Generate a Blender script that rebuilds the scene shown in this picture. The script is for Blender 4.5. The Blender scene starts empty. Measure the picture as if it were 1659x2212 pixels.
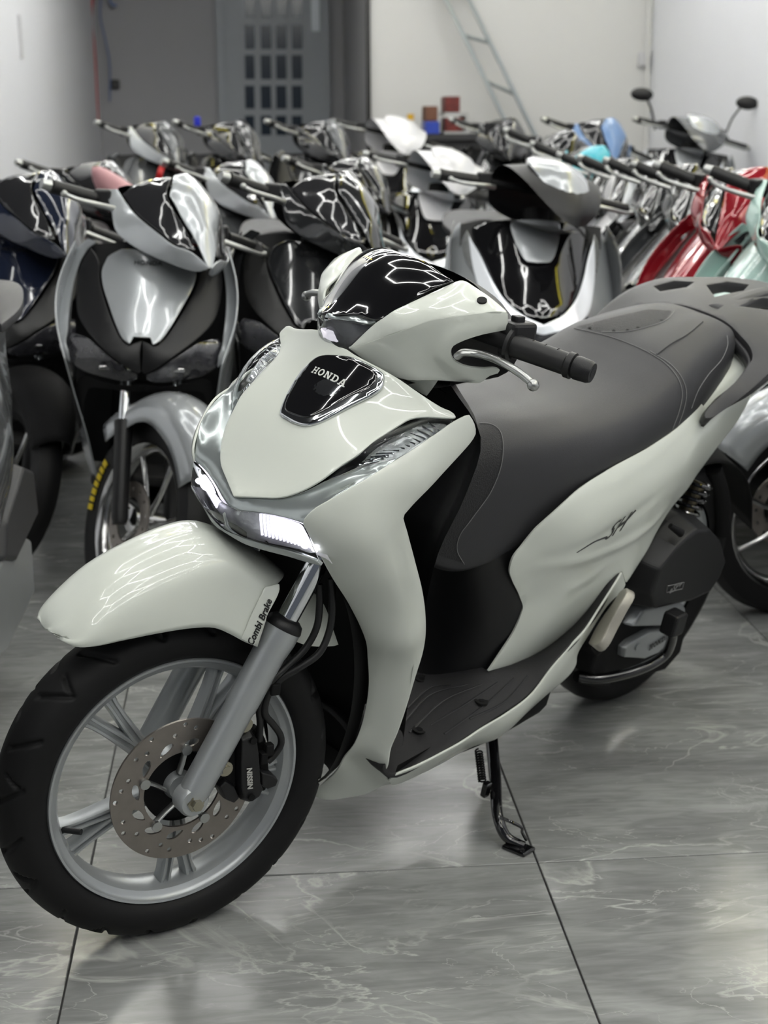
import bpy, bmesh, math, random
import numpy as np
from mathutils import Vector, Matrix
from mathutils.geometry import delaunay_2d_cdt
from mathutils.bvhtree import BVHTree
random.seed(7)
SC = bpy.context.scene
COL = SC.collection
PI = math.pi
R = math.radians

# ---------------------------------------------------------------- camera
CAM = np.array([1.401979, 1.79478, 1.301353])
CR = np.array([-0.669676, 0.742634, -0.005407])
CU = np.array([-0.195281, -0.169062, 0.966066])
CF = np.array([-0.716519, -0.648007, -0.258239])
FPX = 3218.4
cd = bpy.data.cameras.new('camera')
cd.sensor_fit = 'HORIZONTAL'; cd.sensor_width = 36.0; cd.lens = FPX / 1659 * 36
cd.clip_start = 0.05; cd.clip_end = 100
cam = bpy.data.objects.new('camera', cd); COL.objects.link(cam)
cam.matrix_world = Matrix(((CR[0], CU[0], -CF[0], CAM[0]), (CR[1], CU[1], -CF[1], CAM[1]), (CR[2], CU[2], -CF[2], CAM[2]), (0, 0, 0, 1)))
cd.dof.use_dof = True; cd.dof.focus_distance = 2.25; cd.dof.aperture_fstop = 0.06984 / 0.0095
SC.camera = cam

# ---------------------------------------------------------------- world, exposure
w = bpy.data.worlds.new('world'); SC.world = w; w.use_nodes = True
bg = w.node_tree.nodes['Background']; bg.inputs[0].default_value = (0.75, 0.82, 0.95, 1); bg.inputs[1].default_value = 0.10
SC.view_settings.view_transform = 'Standard'; SC.view_settings.look = 'None'
SC.view_settings.gamma = 1; SC.view_settings.use_curve_mapping = False
SC.view_settings.exposure = 0.36
LAMP = 32.0        # brightness of the hexagon light tubes
# room frame: a = metres to the right of the camera, d = metres away from it
RE1 = np.array([-0.732163, 0.681129, 0.0]); RE2 = np.array([-0.681129, -0.732163, 0.0])
def room(a, d, z=0.0):
    p = CAM * [1, 1, 0] + RE1 * a + RE2 * d; return (p[0], p[1], z)
ROOM_YAW = math.atan2(RE1[1], RE1[0])
CEIL = 3.5

# ---------------------------------------------------------------- materials
MATS = {}
def mat(name, col, rough=0.4, metal=0.0, coat=0.0, spec=0.5, noise=0.04, nscale=12.0, bump=0.0, bscale=300.0, emit=None, es=1.0, trans=0.0, alpha=1.0, ior=1.45):
    if name in MATS: return MATS[name]
    m = bpy.data.materials.new(name); m.use_nodes = True; nt = m.node_tree; b = nt.nodes['Principled BSDF']
    b.inputs['Roughness'].default_value = rough; b.inputs['Metallic'].default_value = metal
    b.inputs['Coat Weight'].default_value = coat; b.inputs['Coat Roughness'].default_value = 0.04
    b.inputs['Specular IOR Level'].default_value = spec; b.inputs['IOR'].default_value = ior
    b.inputs['Transmission Weight'].default_value = trans; b.inputs['Alpha'].default_value = alpha
    tc = nt.nodes.new('ShaderNodeTexCoord')
    n = nt.nodes.new('ShaderNodeTexNoise'); n.inputs['Scale'].default_value = nscale; n.inputs['Detail'].default_value = 4
    nt.links.new(tc.outputs['Object'], n.inputs['Vector'])
    mx = nt.nodes.new('ShaderNodeMix'); mx.data_type = 'RGBA'
    c = np.array(col[:3], float)
    mx.inputs['A'].default_value = (*np.clip(c * (1 - noise), 0, 1), 1); mx.inputs['B'].default_value = (*np.clip(c * (1 + noise), 0, 1), 1)
    nt.links.new(n.outputs['Fac'], mx.inputs['Factor']); nt.links.new(mx.outputs['Result'], b.inputs['Base Color'])
    if bump:
        n2 = nt.nodes.new('ShaderNodeTexNoise'); n2.inputs['Scale'].default_value = bscale; n2.inputs['Detail'].default_value = 3
        nt.links.new(tc.outputs['Object'], n2.inputs['Vector'])
        bp = nt.nodes.new('ShaderNodeBump'); bp.inputs['Strength'].default_value = bump; bp.inputs['Distance'].default_value = 0.002
        nt.links.new(n2.outputs['Fac'], bp.inputs['Height']); nt.links.new(bp.outputs['Normal'], b.inputs['Normal'])
    if emit: b.inputs['Emission Color'].default_value = (*emit, 1); b.inputs['Emission Strength'].default_value = es
    MATS[name] = m; return m
WHITE = mat('pearl_white', (0.66, 0.69, 0.63), 0.28, coat=0.6, noise=0.015)
BLACKG = mat('gloss_black', (0.006, 0.006, 0.007), 0.06, coat=1.0)
BLACKP = mat('black_plastic', (0.006, 0.006, 0.007), 0.42, bump=0.15, bscale=900)
BLACKM = mat('matt_black', (0.003, 0.003, 0.0035), 0.7, spec=.3)
GREYP = mat('dark_grey_plastic', (0.040, 0.040, 0.043), 0.42, bump=0.2, bscale=900)
MATP = mat('floor_mat_plastic', (0.020, 0.0195, 0.021), 0.5, bump=0.5, bscale=1100)
SEATM = mat('seat_leather', (0.031, 0.031, 0.034), 0.46, bump=0.22, bscale=700)
SEATG = mat('seat_grained_leather', (0.016, 0.016, 0.0175), 0.55, bump=1.0, bscale=420)
THREAD = mat('thread', (0.22, 0.22, 0.22), 0.7)
CHROME = mat('chrome', (0.72, 0.74, 0.76), 0.05, metal=1.0)
SATCH = mat('satin_chrome', (0.42, 0.46, 0.46), 0.20, metal=0.65, coat=.5)
SILVER = mat('silver_painted_alloy', (0.42, 0.44, 0.45), 0.34, metal=0.55, noise=0.06)
ALLOY = mat('brushed_alloy', (0.42, 0.43, 0.42), 0.28, metal=0.9)
DISCM = mat('worn_steel', (0.26, 0.235, 0.215), 0.36, metal=0.85, noise=0.18, nscale=40)
TYRE = mat('tyre_rubber', (0.005, 0.005, 0.0055), 0.6, spec=.35, noise=0.25, nscale=8)
RUBBER = mat('grip_rubber', (0.008, 0.008, 0.0085), 0.45)
LENS = mat('clear_lens', (0.92, 0.94, 0.95), 0.03, trans=1.0, ior=1.3)
SMOKE = mat('smoked_lens', (0.01, 0.01, 0.012), 0.05, coat=1)
WTXT = mat('white_print', (0.62, 0.63, 0.60), 0.4)
BTXT = mat('black_print', (0.01, 0.01, 0.01), 0.5)
GAP = mat('painted_gap_shade', (0.004, 0.004, 0.004), 0.8)  # near-black colour stands in for shade inside screw wells, mirror holes, grip grooves
# ---------------------------------------------------------------- mesh helpers
def link(name, me, m=None, parent=None, smooth=True, angle=38, kind=None, label=None):
    if m is not None: me.materials.append(m)
    if smooth:
        me.polygons.foreach_set('use_smooth', [True] * len(me.polygons))
        if angle < 180: me.set_sharp_from_angle(angle=R(angle))
    me.update()
    o = bpy.data.objects.new(name, me); COL.objects.link(o)
    if parent: o.parent = parent
    if kind: o['kind'] = kind
    if label: o['label'] = label
    return o
def mk(name, V, F, m=None, parent=None, **k):
    me = bpy.data.meshes.new(name); me.from_pydata([tuple(map(float, v)) for v in V], [], [tuple(map(int, f)) for f in F]); me.validate()
    return link(name, me, m, parent, **k)
def frombm(name, bm, m=None, parent=None, **k):
    me = bpy.data.meshes.new(name); bm.to_mesh(me); bm.free(); return link(name, me, m, parent, **k)
def thing(name, label, cat, loc=(0, 0, 0), rot=(0, 0, 0), group=None):
    o = bpy.data.objects.new(name, None); COL.objects.link(o); o.location = loc; o.rotation_euler = rot; o.empty_display_size = 0.1
    o['label'] = label; o['category'] = cat
    if group: o['group'] = group
    return o
def tag(o, label, cat, group=None):
    o['label'] = label; o['category'] = cat
    if group: o['group'] = group
    return o
def cr(P, n=8, closed=False, corner=None):
    """Catmull-Rom through the points; turns sharper than `corner` degrees stay corners."""
    P = np.array(P, float); N = len(P); out = []
    if corner is not None:
        sharp = []
        for i in range(N):
            if not closed and i in (0, N - 1): sharp.append(True); continue
            a = P[i] - P[i - 1]; b = P[(i + 1) % N] - P[i]
            c = a @ b / (np.linalg.norm(a) * np.linalg.norm(b) + 1e-12); sharp.append(c < math.cos(R(corner)))
    else: sharp = [False] * N
    for i in range(N if closed else N - 1):
        p1, p2 = P[i], P[(i + 1) % N]
        p0 = P[i - 1] if (closed or i > 0) else 2 * p1 - p2
        p3 = P[(i + 2) % N] if (closed or i + 2 < N) else 2 * p2 - p1
        if sharp[i]: p0 = 2 * p1 - p2
        if sharp[(i + 1) % N]: p3 = 2 * p2 - p1
        d = np.linalg.norm(p2 - p1); t0 = 0; 
        t1 = max(np.linalg.norm(p1 - p0), 1e-6) ** .5; t2 = t1 + max(d, 1e-6) ** .5; t3 = t2 + max(np.linalg.norm(p3 - p2), 1e-6) ** .5
        for k in range(n):
            t = t1 + (t2 - t1) * k / n
            A1 = (t1 - t) / (t1 - t0) * p0 + (t - t0) / (t1 - t0) * p1; A2 = (t2 - t) / (t2 - t1) * p1 + (t - t1) / (t2 - t1) * p2
            A3 = (t3 - t) / (t3 - t2) * p2 + (t - t2) / (t3 - t2) * p3
            B1 = (t2 - t) / (t2 - t0) * A1 + (t - t0) / (t2 - t0) * A2; B2 = (t3 - t) / (t3 - t1) * A2 + (t - t1) / (t3 - t1) * A3
            out.append((t2 - t) / (t2 - t1) * B1 + (t - t1) / (t2 - t1) * B2)
    if not closed: out.append(P[-1])
    return np.array(out)
def resample(P, s, closed=False):
    P = np.array(P, float)
    if closed: P = np.vstack([P, P[:1]])
    L = np.concatenate([[0], np.cumsum(np.linalg.norm(np.diff(P, axis=0), axis=1))])
    n = max(3, int(round(L[-1] / s))); t = np.linspace(0, L[-1], n + 1)
    Q = np.stack([np.interp(t, L, P[:, k]) for k in range(P.shape[1])], 1)
    return Q[:-1] if closed else Q
def grid(name, G, m, parent, cu=False, cv=False, thick=0, caps=False, **k):
    """G[i][j] grid of points -> mesh. cu/cv close the loops."""
    G = np.array(G, float); nu, nv = G.shape[:2]; F = []
    for i in range(nu if cu else nu - 1):
        for j in range(nv if cv else nv - 1):
            a, b = i, (i + 1) % nu; c, d = j, (j + 1) % nv
            F.append((a * nv + c, b * nv + c, b * nv + d, a * nv + d))
    V = G.reshape(-1, 3)
    if caps:
        F.append(tuple(range(nv))[::-1]); F.append(tuple((nu - 1) * nv + j for j in range(nv)))
    o = mk(name, V, F, m, parent, **k)
    if thick: solid(o, thick)
    return o
def solid(o, t, off=-1.0, bev=0.0):
    s = o.modifiers.new('s', 'SOLIDIFY'); s.thickness = t; s.offset = off
    if bev:
        b = o.modifiers.new('b', 'BEVEL'); b.width = bev; b.segments = 2; b.limit_method = 'ANGLE'; b.angle_limit = R(50)
    return o
def loft(name, rows, m, parent, n1=6, n2=6, closed=False, **k):
    """smooth surface through rows of control points"""
    rows = [cr(r, n2, closed) for r in rows]
    G = np.array(rows); C = [cr(G[:, j], n1) for j in range(G.shape[1])]
    return grid(name, np.array(C).transpose(1, 0, 2), m, parent, cv=closed, **k)
def frames(P):
    P = np.array(P, float); T = np.gradient(P, axis=0); T /= np.linalg.norm(T, axis=1)[:, None] + 1e-12
    up = np.array([0, 0, 1.0]) if abs(T[0][2]) < 0.9 else np.array([1.0, 0, 0])
    N = np.cross(T[0], up); N /= np.linalg.norm(N); out = []
    for t in T:
        N = N - t * (N @ t); N /= np.linalg.norm(N); out.append((N.copy(), np.cross(t, N)))
    return out
def tubeVF(P, rad, seg=10, ry=None, off=0, cap=True):
    fr = frames(P); n = len(P); V = []; F = []
    rad = np.broadcast_to(rad, n) if np.ndim(rad) == 0 or len(rad) != n else rad
    ry = rad if ry is None else np.broadcast_to(ry, n)
    for i in range(n):
        for j in range(seg):
            a = 2 * PI * j / seg; V.append(np.array(P[i]) + fr[i][0] * math.cos(a) * rad[i] + fr[i][1] * math.sin(a) * ry[i])
    for i in range(n - 1):
        for j in range(seg):
            k = (j + 1) % seg; F.append((off + i * seg + j, off + i * seg + k, off + (i + 1) * seg + k, off + (i + 1) * seg + j))
    if cap: F.append(tuple(off + j for j in range(seg))[::-1]); F.append(tuple(off + (n - 1) * seg + j for j in range(seg)))
    return V, F
def tube(name, P, rad, m, parent, seg=10, smooth_n=0, ry=None, **k):
    P = np.array(P, float)
    if smooth_n:
        if np.ndim(rad): 
            Q = cr(np.hstack([P, np.array(rad)[:, None]]), smooth_n); P = Q[:, :3]; rad = Q[:, 3]
        else: P = cr(P, smooth_n)
    V, F = tubeVF(P, rad, seg, ry); return mk(name, V, F, m, parent, **k)
def multi(name, parts, m, parent, **k):
    V = []; F = []
    for v, f in parts:
        o = len(V); V += list(v); F += [tuple(i + o for i in q) for q in f]
    return mk(name, V, F, m, parent, **k)
def boxVF(c, s, rot=None):
    V = []
    for x in (-1, 1):
        for y in (-1, 1):
            for z in (-1, 1):
                v = np.array([x * s[0] / 2, y * s[1] / 2, z * s[2] / 2])
                if rot is not None: v = rot @ v
                V.append(v + c)
    return V, [(0, 1, 3, 2), (4, 6, 7, 5), (0, 4, 5, 1), (2, 3, 7, 6), (0, 2, 6, 4), (1, 5, 7, 3)]
def box(name, c, s, m, parent=None, bev=0.0, rot=None, **k):
    V, F = boxVF(np.array(c, float), s, rot); o = mk(name, V, F, m, parent, smooth=False, **k)
    if bev: b = o.modifiers.new('b', 'BEVEL'); b.width = bev; b.segments = 2
    return o
def lathe(name, prof, m, parent, n=48, axis='y', c=(0, 0, 0), close=False, xf=None, **k):
    """prof: (radius, along) pairs revolved about axis through c"""
    V = []; F = []; q = len(prof)
    for i in range(n):
        a = 2 * PI * i / n
        for r, h in prof:
            v = {'y': (r * math.cos(a), h, r * math.sin(a)), 'x': (h, r * math.cos(a), r * math.sin(a)), 'z': (r * math.cos(a), r * math.sin(a), h)}[axis]
            V.append(np.array(v) + c)
    for i in range(n):
        for j in range(q if close else q - 1):
            F.append((i * q + j, ((i + 1) % n) * q + j, ((i + 1) % n) * q + (j + 1) % q, i * q + (j + 1) % q))
    if xf is not None: V = [xf(v) for v in V]
    return mk(name, V, F, m, parent, **k)
def cdt(outer, holes=(), spacing=None):
    """triangulate a 2-D polygon with holes; optional interior grid points"""
    pts = [tuple(p) for p in outer]; n = len(pts); edges = [(i, (i + 1) % n) for i in range(n)]
    for h in holes:
        s = len(pts); pts += [tuple(p) for p in h]; edges += [(s + i, s + (i + 1) % len(h)) for i in range(len(h))]
    nb = len(pts)
    def inside(P, x, y):
        c = False; j = len(P) - 1
        for i in range(len(P)):
            if (P[i][1] > y) != (P[j][1] > y) and x < (P[j][0] - P[i][0]) * (y - P[i][1]) / (P[j][1] - P[i][1]) + P[i][0]: c = not c
            j = i
        return c
    if spacing:
        O = np.array(outer); x0, y0 = O.min(0); x1, y1 = O.max(0); B = np.array(pts)
        for yi, y in enumerate(np.arange(y0, y1, spacing * .87)):
            for x in np.arange(x0 + (spacing / 2 if yi % 2 else 0), x1, spacing):
                if inside(outer, x, y) and not any(inside(h, x, y) for h in holes):
                    if ((B - (x, y)) ** 2).sum(1).min() > (spacing * .55) ** 2: pts.append((x, y))
    r = delaunay_2d_cdt([Vector(p) for p in pts], edges, [], 0, 1e-7, True)
    V = [tuple(v) for v in r[0]]; F = []
    for f in r[2]:
        cx = sum(V[i][0] for i in f) / len(f); cy = sum(V[i][1] for i in f) / len(f)
        if inside(outer, cx, cy) and not any(inside(h, cx, cy) for h in holes): F.append(tuple(f))
    src = [(o[0] if o and o[0] < len(pts) else -1) for o in r[3]]
    return V, F, src
def rbf(X, h):
    X = np.array(X, float); h = np.array(h, float); n = len(X); s = 1.0
    D = np.linalg.norm(X[:, None] - X[None], axis=2); K = D ** 3
    A = np.zeros((n + 3, n + 3)); A[:n, :n] = K + np.eye(n) * 1e-7; A[:n, n] = 1; A[:n, n + 1:] = X; A[n, :n] = 1; A[n + 1:, :n] = X.T
    w = np.linalg.lstsq(A, np.concatenate([h, np.zeros(3)]), rcond=None)[0]
    def f(Q):
        Q = np.atleast_2d(Q); D = np.linalg.norm(Q[:, None] - X[None], axis=2) ** 3
        return D @ w[:n] + w[n] + Q @ w[n + 1:]
    return f
def panel(name, B3, m, parent, ctrl=(), normal=None, thick=0.004, sp=0.012, corner=42, relief=(), holes3=(), bev=0.0012, flip=False, smoothb=True, lift=0.0, deg=None, cw=2.0, **k):
    """A curved panel whose outline runs through the 3-D points B3 and whose surface also passes the ctrl points."""
    B3 = np.array(B3, float)
    nrm = np.array(normal, float) if normal is not None else None
    if nrm is None:
        c = B3 - B3.mean(0); nrm = np.linalg.svd(c)[2][2]
    nrm /= np.linalg.norm(nrm)
    e1 = np.cross(nrm, [0, 0, 1.0]); e1 = e1 / np.linalg.norm(e1) if np.linalg.norm(e1) > .1 else np.array([1.0, 0, 0]); e2 = np.cross(nrm, e1)
    O = cr(B3, 6, True, corner) if smoothb else B3
    O = resample(O, sp * .8, True) if smoothb and sp else O
    # keep true corners
    C = [B3] + ([np.array(ctrl, float)] if len(ctrl) else []); C = np.vstack(C)
    Q = np.stack([C @ e1, C @ e2], 1); _, ui = np.unique(np.round(Q, 5), axis=0, return_index=True)
    if deg:
        q0 = Q.mean(0); qs = np.abs(Q - q0).max(); mono = [(i, j) for i in range(deg + 1) for j in range(deg + 1 - i)]
        des = lambda X: np.stack([((X[:, 0] - q0[0]) / qs) ** i * ((X[:, 1] - q0[1]) / qs) ** j for i, j in mono], 1)
        W_ = np.ones(len(C)); W_[len(B3):] = cw; co = np.linalg.lstsq(des(Q) * W_[:, None], (C @ nrm) * W_, rcond=None)[0]; f = lambda X: des(np.atleast_2d(X)) @ co
    else: f = rbf(Q[ui], (C @ nrm)[ui])
    P2 = np.stack([O @ e1, O @ e2], 1)
    H = [np.stack([np.array(h) @ e1, np.array(h) @ e2], 1) for h in holes3]
    V, F, src = cdt(P2, H, sp)
    V = np.array(V); h = f(V) + lift
    for (line, amp, wd) in relief:
        L = np.array(line, float); L2 = cr(np.stack([L @ e1, L @ e2], 1), 6); L2 = resample(L2, .004)
        t = np.linspace(0, 1, len(L2)); d = np.linalg.norm(V[:, None] - L2[None], axis=2); q = d.argmin(1)
        h += amp * np.exp(-(d.min(1) / wd) ** 2) * np.sin(np.clip(t[q], .02, .98) * PI) ** .5
    W = V[:, :1] * e1 + V[:, 1:] * e2 + h[:, None] * nrm
    # faces counter-clockwise in (e1,e2); e1 x e2 = nrm * sign
    F = [tuple(x) for x in F]
    sgn = np.dot(np.cross(e1, e2), nrm)
    a = np.array([V[F[0][0]], V[F[0][1]], V[F[0][2]]]); area = (a[1][0] - a[0][0]) * (a[2][1] - a[0][1]) - (a[1][1] - a[0][1]) * (a[2][0] - a[0][0])
    if (area * sgn < 0) != flip: F = [x[::-1] for x in F]
    o = mk(name, W, F, m, parent, **k)
    if thick: solid(o, thick, -1.0, bev)
    return o
def copyobj(o, parent=None):
    c = o.copy(); COL.objects.link(c)
    if parent is not None: c.parent = parent
    return c
def copytree(o, parent=None, mats=None):
    c = copyobj(o, parent)
    if mats and c.type == 'MESH':
        key = o.name.split('.')[0]; mm = mats.get(key)
        if mm and len(c.material_slots): c.material_slots[0].link = 'OBJECT'; c.material_slots[0].material = mm
    for ch in o.children: copytree(ch, c, mats)
    return c
def mirror_y(P): return [np.array(p) * [1, -1, 1] for p in P]
def textVF(s, size, ext=0.0006, shear=0.0, bold=0.0, space=1.0):
    cu = bpy.data.curves.new('t', 'FONT'); cu.body = s; cu.size = size; cu.extrude = ext; cu.shear = shear; cu.offset = bold; cu.space_character = space; cu.resolution_u = 3
    cu.align_x = 'CENTER'; cu.align_y = 'CENTER'
    o = bpy.data.objects.new('t', cu); COL.objects.link(o)
    dg = bpy.context.evaluated_depsgraph_get(); me = bpy.data.meshes.new_from_object(o.evaluated_get(dg))
    V = [tuple(v.co) for v in me.vertices]; F = [tuple(p.vertices) for p in me.polygons]
    bpy.data.objects.remove(o); bpy.data.curves.remove(cu); bpy.data.meshes.remove(me)
    return V, F
def place(VF, o, ex, ey, conform=None):
    V, F = VF; o = np.array(o, float); ex = np.array(ex, float); ey = np.array(ey, float); ex /= np.linalg.norm(ex)
    ey = ey - ex * (ey @ ex); ey /= np.linalg.norm(ey); ez = np.cross(ex, ey)
    W = [o + ex * v[0] + ey * v[1] + ez * v[2] for v in V]
    return W, F
def bvh_of(o):
    me = o.data; return BVHTree.FromPolygons([v.co.copy() for v in me.vertices], [tuple(p.vertices) for p in me.polygons])
# slab-serif capitals as stroked polygons on a unit cell (0..1 wide, 0..1 high)
def slabVF(word, h, ext=0.0006, wfac=1.0):
    def b(x0, y0, x1, y1): return [(x0, y0), (x1, y0), (x1, y1), (x0, y1)]
    G = {'H': [b(0, 0, .42, .16), b(.63, 0, 1.05, .16), b(0, .84, .42, 1), b(.63, .84, 1.05, 1), b(.11, 0, .31, 1), b(.74, 0, .94, 1), b(.3, .42, .75, .58)],
         'N': [b(0, 0, .38, .16), b(.06, 0, .24, 1), b(0, .84, .3, 1), [(.06, 1), (.34, 1), (.94, 0), (.68, 0)], b(.76, 0, .94, 1), b(.62, .84, 1.05, 1)],
         'D': [b(0, 0, .5, .16), b(0, .84, .5, 1), b(.12, 0, .34, 1)] + [[(.5 + .5 * math.sin(a) , .5 - .5 * math.cos(a)), (.5 + .5 * math.sin(a2), .5 - .5 * math.cos(a2)), (.5 + .27 * math.sin(a2), .5 - .34 * math.cos(a2)), (.5 + .27 * math.sin(a), .5 - .34 * math.cos(a))] for a, a2 in [(PI * i / 8, PI * (i + 1) / 8) for i in range(8)]],
         'O': [[(.5 + .5 * math.sin(a), .5 - .52 * math.cos(a)), (.5 + .5 * math.sin(a2), .5 - .52 * math.cos(a2)), (.5 + .27 * math.sin(a2), .5 - .34 * math.cos(a2)), (.5 + .27 * math.sin(a), .5 - .34 * math.cos(a))] for a, a2 in [(2 * PI * i / 16, 2 * PI * (i + 1) / 16) for i in range(16)]],
         'A': [b(-.05, 0, .36, .15), b(.62, 0, 1.1, .15), [(.06, 0), (.22, 0), (.56, 1), (.36, 1)], [(.74, 0), (.98, 0), (.64, 1), (.42, 1)], b(.25, .28, .8, .42)]}
    V = []; F = []; x = 0; W = sum(1.22 for c in word) - .2
    for c in word:
        for poly in G[c]:
            s = len(V); n = len(poly)
            for z in (0, ext): V += [((px + x - W / 2) * h * wfac, (py - .5) * h, z) for px, py in poly]
            F.append(tuple(s + n + i for i in range(n))); F.append(tuple(s + i for i in range(n))[::-1])
            F += [(s + i, s + (i + 1) % n, s + n + (i + 1) % n, s + n + i) for i in range(n)]
        x += 1.22
    return V, F
# ---------------------------------------------------------------- room
def RP(u, v, d):
    """the point of the room plane at distance d that the photograph shows at pixel (u, v)"""
    D = CF + (u - 829.5) / FPX * CR - (v - 1106) / FPX * CU; t = d / (D @ RE2); return CAM + D * t
def rbox(name, a0, a1, d0, d1, z0, z1, m, parent=None, bev=0, **k):
    rot = np.stack([RE1, RE2, [0, 0, 1]], 1); c = np.array(room((a0 + a1) / 2, (d0 + d1) / 2, (z0 + z1) / 2))
    return box(name, c, (a1 - a0, d1 - d0, z1 - z0), m, parent, bev, rot, **k)
def tile_material():
    m = bpy.data.materials.new('grey_marble_tile'); m.use_nodes = True; nt = m.node_tree; b = nt.nodes['Principled BSDF']; L = nt.links.new
    tc = nt.nodes.new('ShaderNodeTexCoord'); oi = nt.nodes.new('ShaderNodeObjectInfo')
    vm = nt.nodes.new('ShaderNodeVectorMath'); vm.operation = 'SCALE'; vm.inputs[3].default_value = 37.0
    cb = nt.nodes.new('ShaderNodeCombineXYZ'); L(oi.outputs['Random'], cb.inputs[0]); L(oi.outputs['Random'], cb.inputs[2]); L(cb.outputs[0], vm.inputs[0])
    ad = nt.nodes.new('ShaderNodeVectorMath'); ad.operation = 'ADD'; L(tc.outputs['Object'], ad.inputs[0]); L(vm.outputs[0], ad.inputs[1])
    def noise(scale, sx, sy, detail, dist=0.0, rot=0.0):
        mp = nt.nodes.new('ShaderNodeMapping'); mp.inputs['Scale'].default_value = (sx, sy, 1); mp.inputs['Rotation'].default_value = (0, 0, rot); L(ad.outputs[0], mp.inputs[0])
        n = nt.nodes.new('ShaderNodeTexNoise'); n.inputs['Scale'].default_value = scale; n.inputs['Detail'].default_value = detail; n.inputs['Distortion'].default_value = dist; L(mp.outputs[0], n.inputs['Vector']); return n
    def ramp(src, st):
        r = nt.nodes.new('ShaderNodeValToRGB'); r.color_ramp.elements[0].position = st[0][0]; r.color_ramp.elements[0].color = (*[st[0][1]] * 3, 1)
        r.color_ramp.elements[1].position = st[1][0]; r.color_ramp.elements[1].color = (*[st[1][1]] * 3, 1)
        for p, c in st[2:]:
            e = r.color_ramp.elements.new(p); e.color = (c, c, c, 1)
        L(src, r.inputs[0]); return r
    base = noise(2.0, 1.0, 2.8, 9, 1.3, 0.25); rb = ramp(base.outputs['Fac'], [(.28, .20), (.72, .35), (.5, .275)])
    fine = noise(9, 1.0, 5.0, 10, 1.2, 0.15); rf = ramp(fine.outputs['Fac'], [(.3, .72), (.7, 1.22)])
    mul = nt.nodes.new('ShaderNodeMix'); mul.data_type = 'RGBA'; mul.blend_type = 'MULTIPLY'; mul.inputs['Factor'].default_value = .65; L(rb.outputs[0], mul.inputs['A']); L(rf.outputs[0], mul.inputs['B'])
    v = noise(1.5, 1.0, 2.3, 7, .9, 0.45); rv = ramp(v.outputs['Fac'], [(.488, 0), (.5, 1), (.510, 0)])
    v2 = noise(3.1, 1.0, 2.4, 7, 1.4, -0.4); rv2 = ramp(v2.outputs['Fac'], [(.492, 0), (.5, .8), (.507, 0)])
    mxv = nt.nodes.new('ShaderNodeMath'); mxv.operation = 'MAXIMUM'; L(rv.outputs[0], mxv.inputs[0]); L(rv2.outputs[0], mxv.inputs[1])
    brk = noise(5, 1, 1, 3); rk = ramp(brk.outputs['Fac'], [(.40, 0), (.58, .9)])
    mm = nt.nodes.new('ShaderNodeMath'); mm.operation = 'MULTIPLY'; L(mxv.outputs[0], mm.inputs[0]); L(rk.outputs[0], mm.inputs[1])
    fin = nt.nodes.new('ShaderNodeMix'); fin.data_type = 'RGBA'; L(mm.outputs[0], fin.inputs['Factor']); L(mul.outputs['Result'], fin.inputs['A']); fin.inputs['B'].default_value = (.50, .50, .48, 1)
    tint = nt.nodes.new('ShaderNodeMix'); tint.data_type = 'RGBA'; tint.blend_type = 'MULTIPLY'; tint.inputs['Factor'].default_value = 1; L(fin.outputs['Result'], tint.inputs['A']); tint.inputs['B'].default_value = (.98, 1.0, .98, 1)
    L(tint.outputs['Result'], b.inputs['Base Color']); b.inputs['Roughness'].default_value = 0.17; b.inputs['Specular IOR Level'].default_value = 0.5
    rr = ramp(base.outputs['Fac'], [(.3, .22), (.7, .16)]); L(rr.outputs[0], b.inputs['Roughness'])
    return m
TILEM = tile_material()
GROUT = mat('grout', (0.05, 0.05, 0.05), 0.8)
WALLM = mat('white_wall_paint', (0.74, 0.75, 0.79), 0.7, noise=0.02, nscale=2)
WALLW = mat('warm_white_wall_paint', (0.56, 0.56, 0.55), 0.7, noise=0.02, nscale=2)
WALLG = mat('grey_wall_paint', (0.30, 0.30, 0.315), 0.75, noise=0.03, nscale=2)
DOORM = mat('grey_painted_door', (0.27, 0.29, 0.315), 0.5)
PANEM = mat('dark_door_glass', (0.02, 0.03, 0.045), 0.15)
AL, AR, DP, DB, DF = -1.30, 2.90, 11.0, 13.7, -3.2
ALN, DJ, PE = -3.4, 6.4, .852     # the front of the shop is wider on the left; edge of the partition     # left wall, right wall, partition, back wall, shop front
floor = rbox('floor', ALN - .1, AR + .1, DF, 6.2, -.12, -.004, GROUT, kind='structure')
tw, td = 0.80, 0.80
a00, d00 = 0.4803, 2.3896   # the joint crossing in front of the side stand
g = .0016
bm = bmesh.new(); bmesh.ops.create_cube(bm, size=1)
for v in bm.verts: v.co = Vector((v.co.x * (tw - 2 * g), v.co.y * (td - 2 * g), v.co.z * .012))
bmesh.ops.bevel(bm, geom=[e for e in bm.edges if e.verts[0].co.z > 0 and e.verts[1].co.z > 0], offset=.0012, segments=1, affect='EDGES')
tme = bpy.data.meshes.new('tile'); bm.to_mesh(tme); bm.free(); tme.materials.append(TILEM)
for i in range(-5, 4):
    for j in range(-6, 5):
        a = a00 + (i + .5) * tw; d = d00 + (j + .5) * td
        if a - tw / 2 > AR or a + tw / 2 < ALN - .05 or d - td / 2 > 6.3: continue
        o = bpy.data.objects.new('tile', tme); COL.objects.link(o); o.location = room(a, d, -.0055); o.rotation_euler = (0, 0, ROOM_YAW); o.parent = floor
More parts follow.
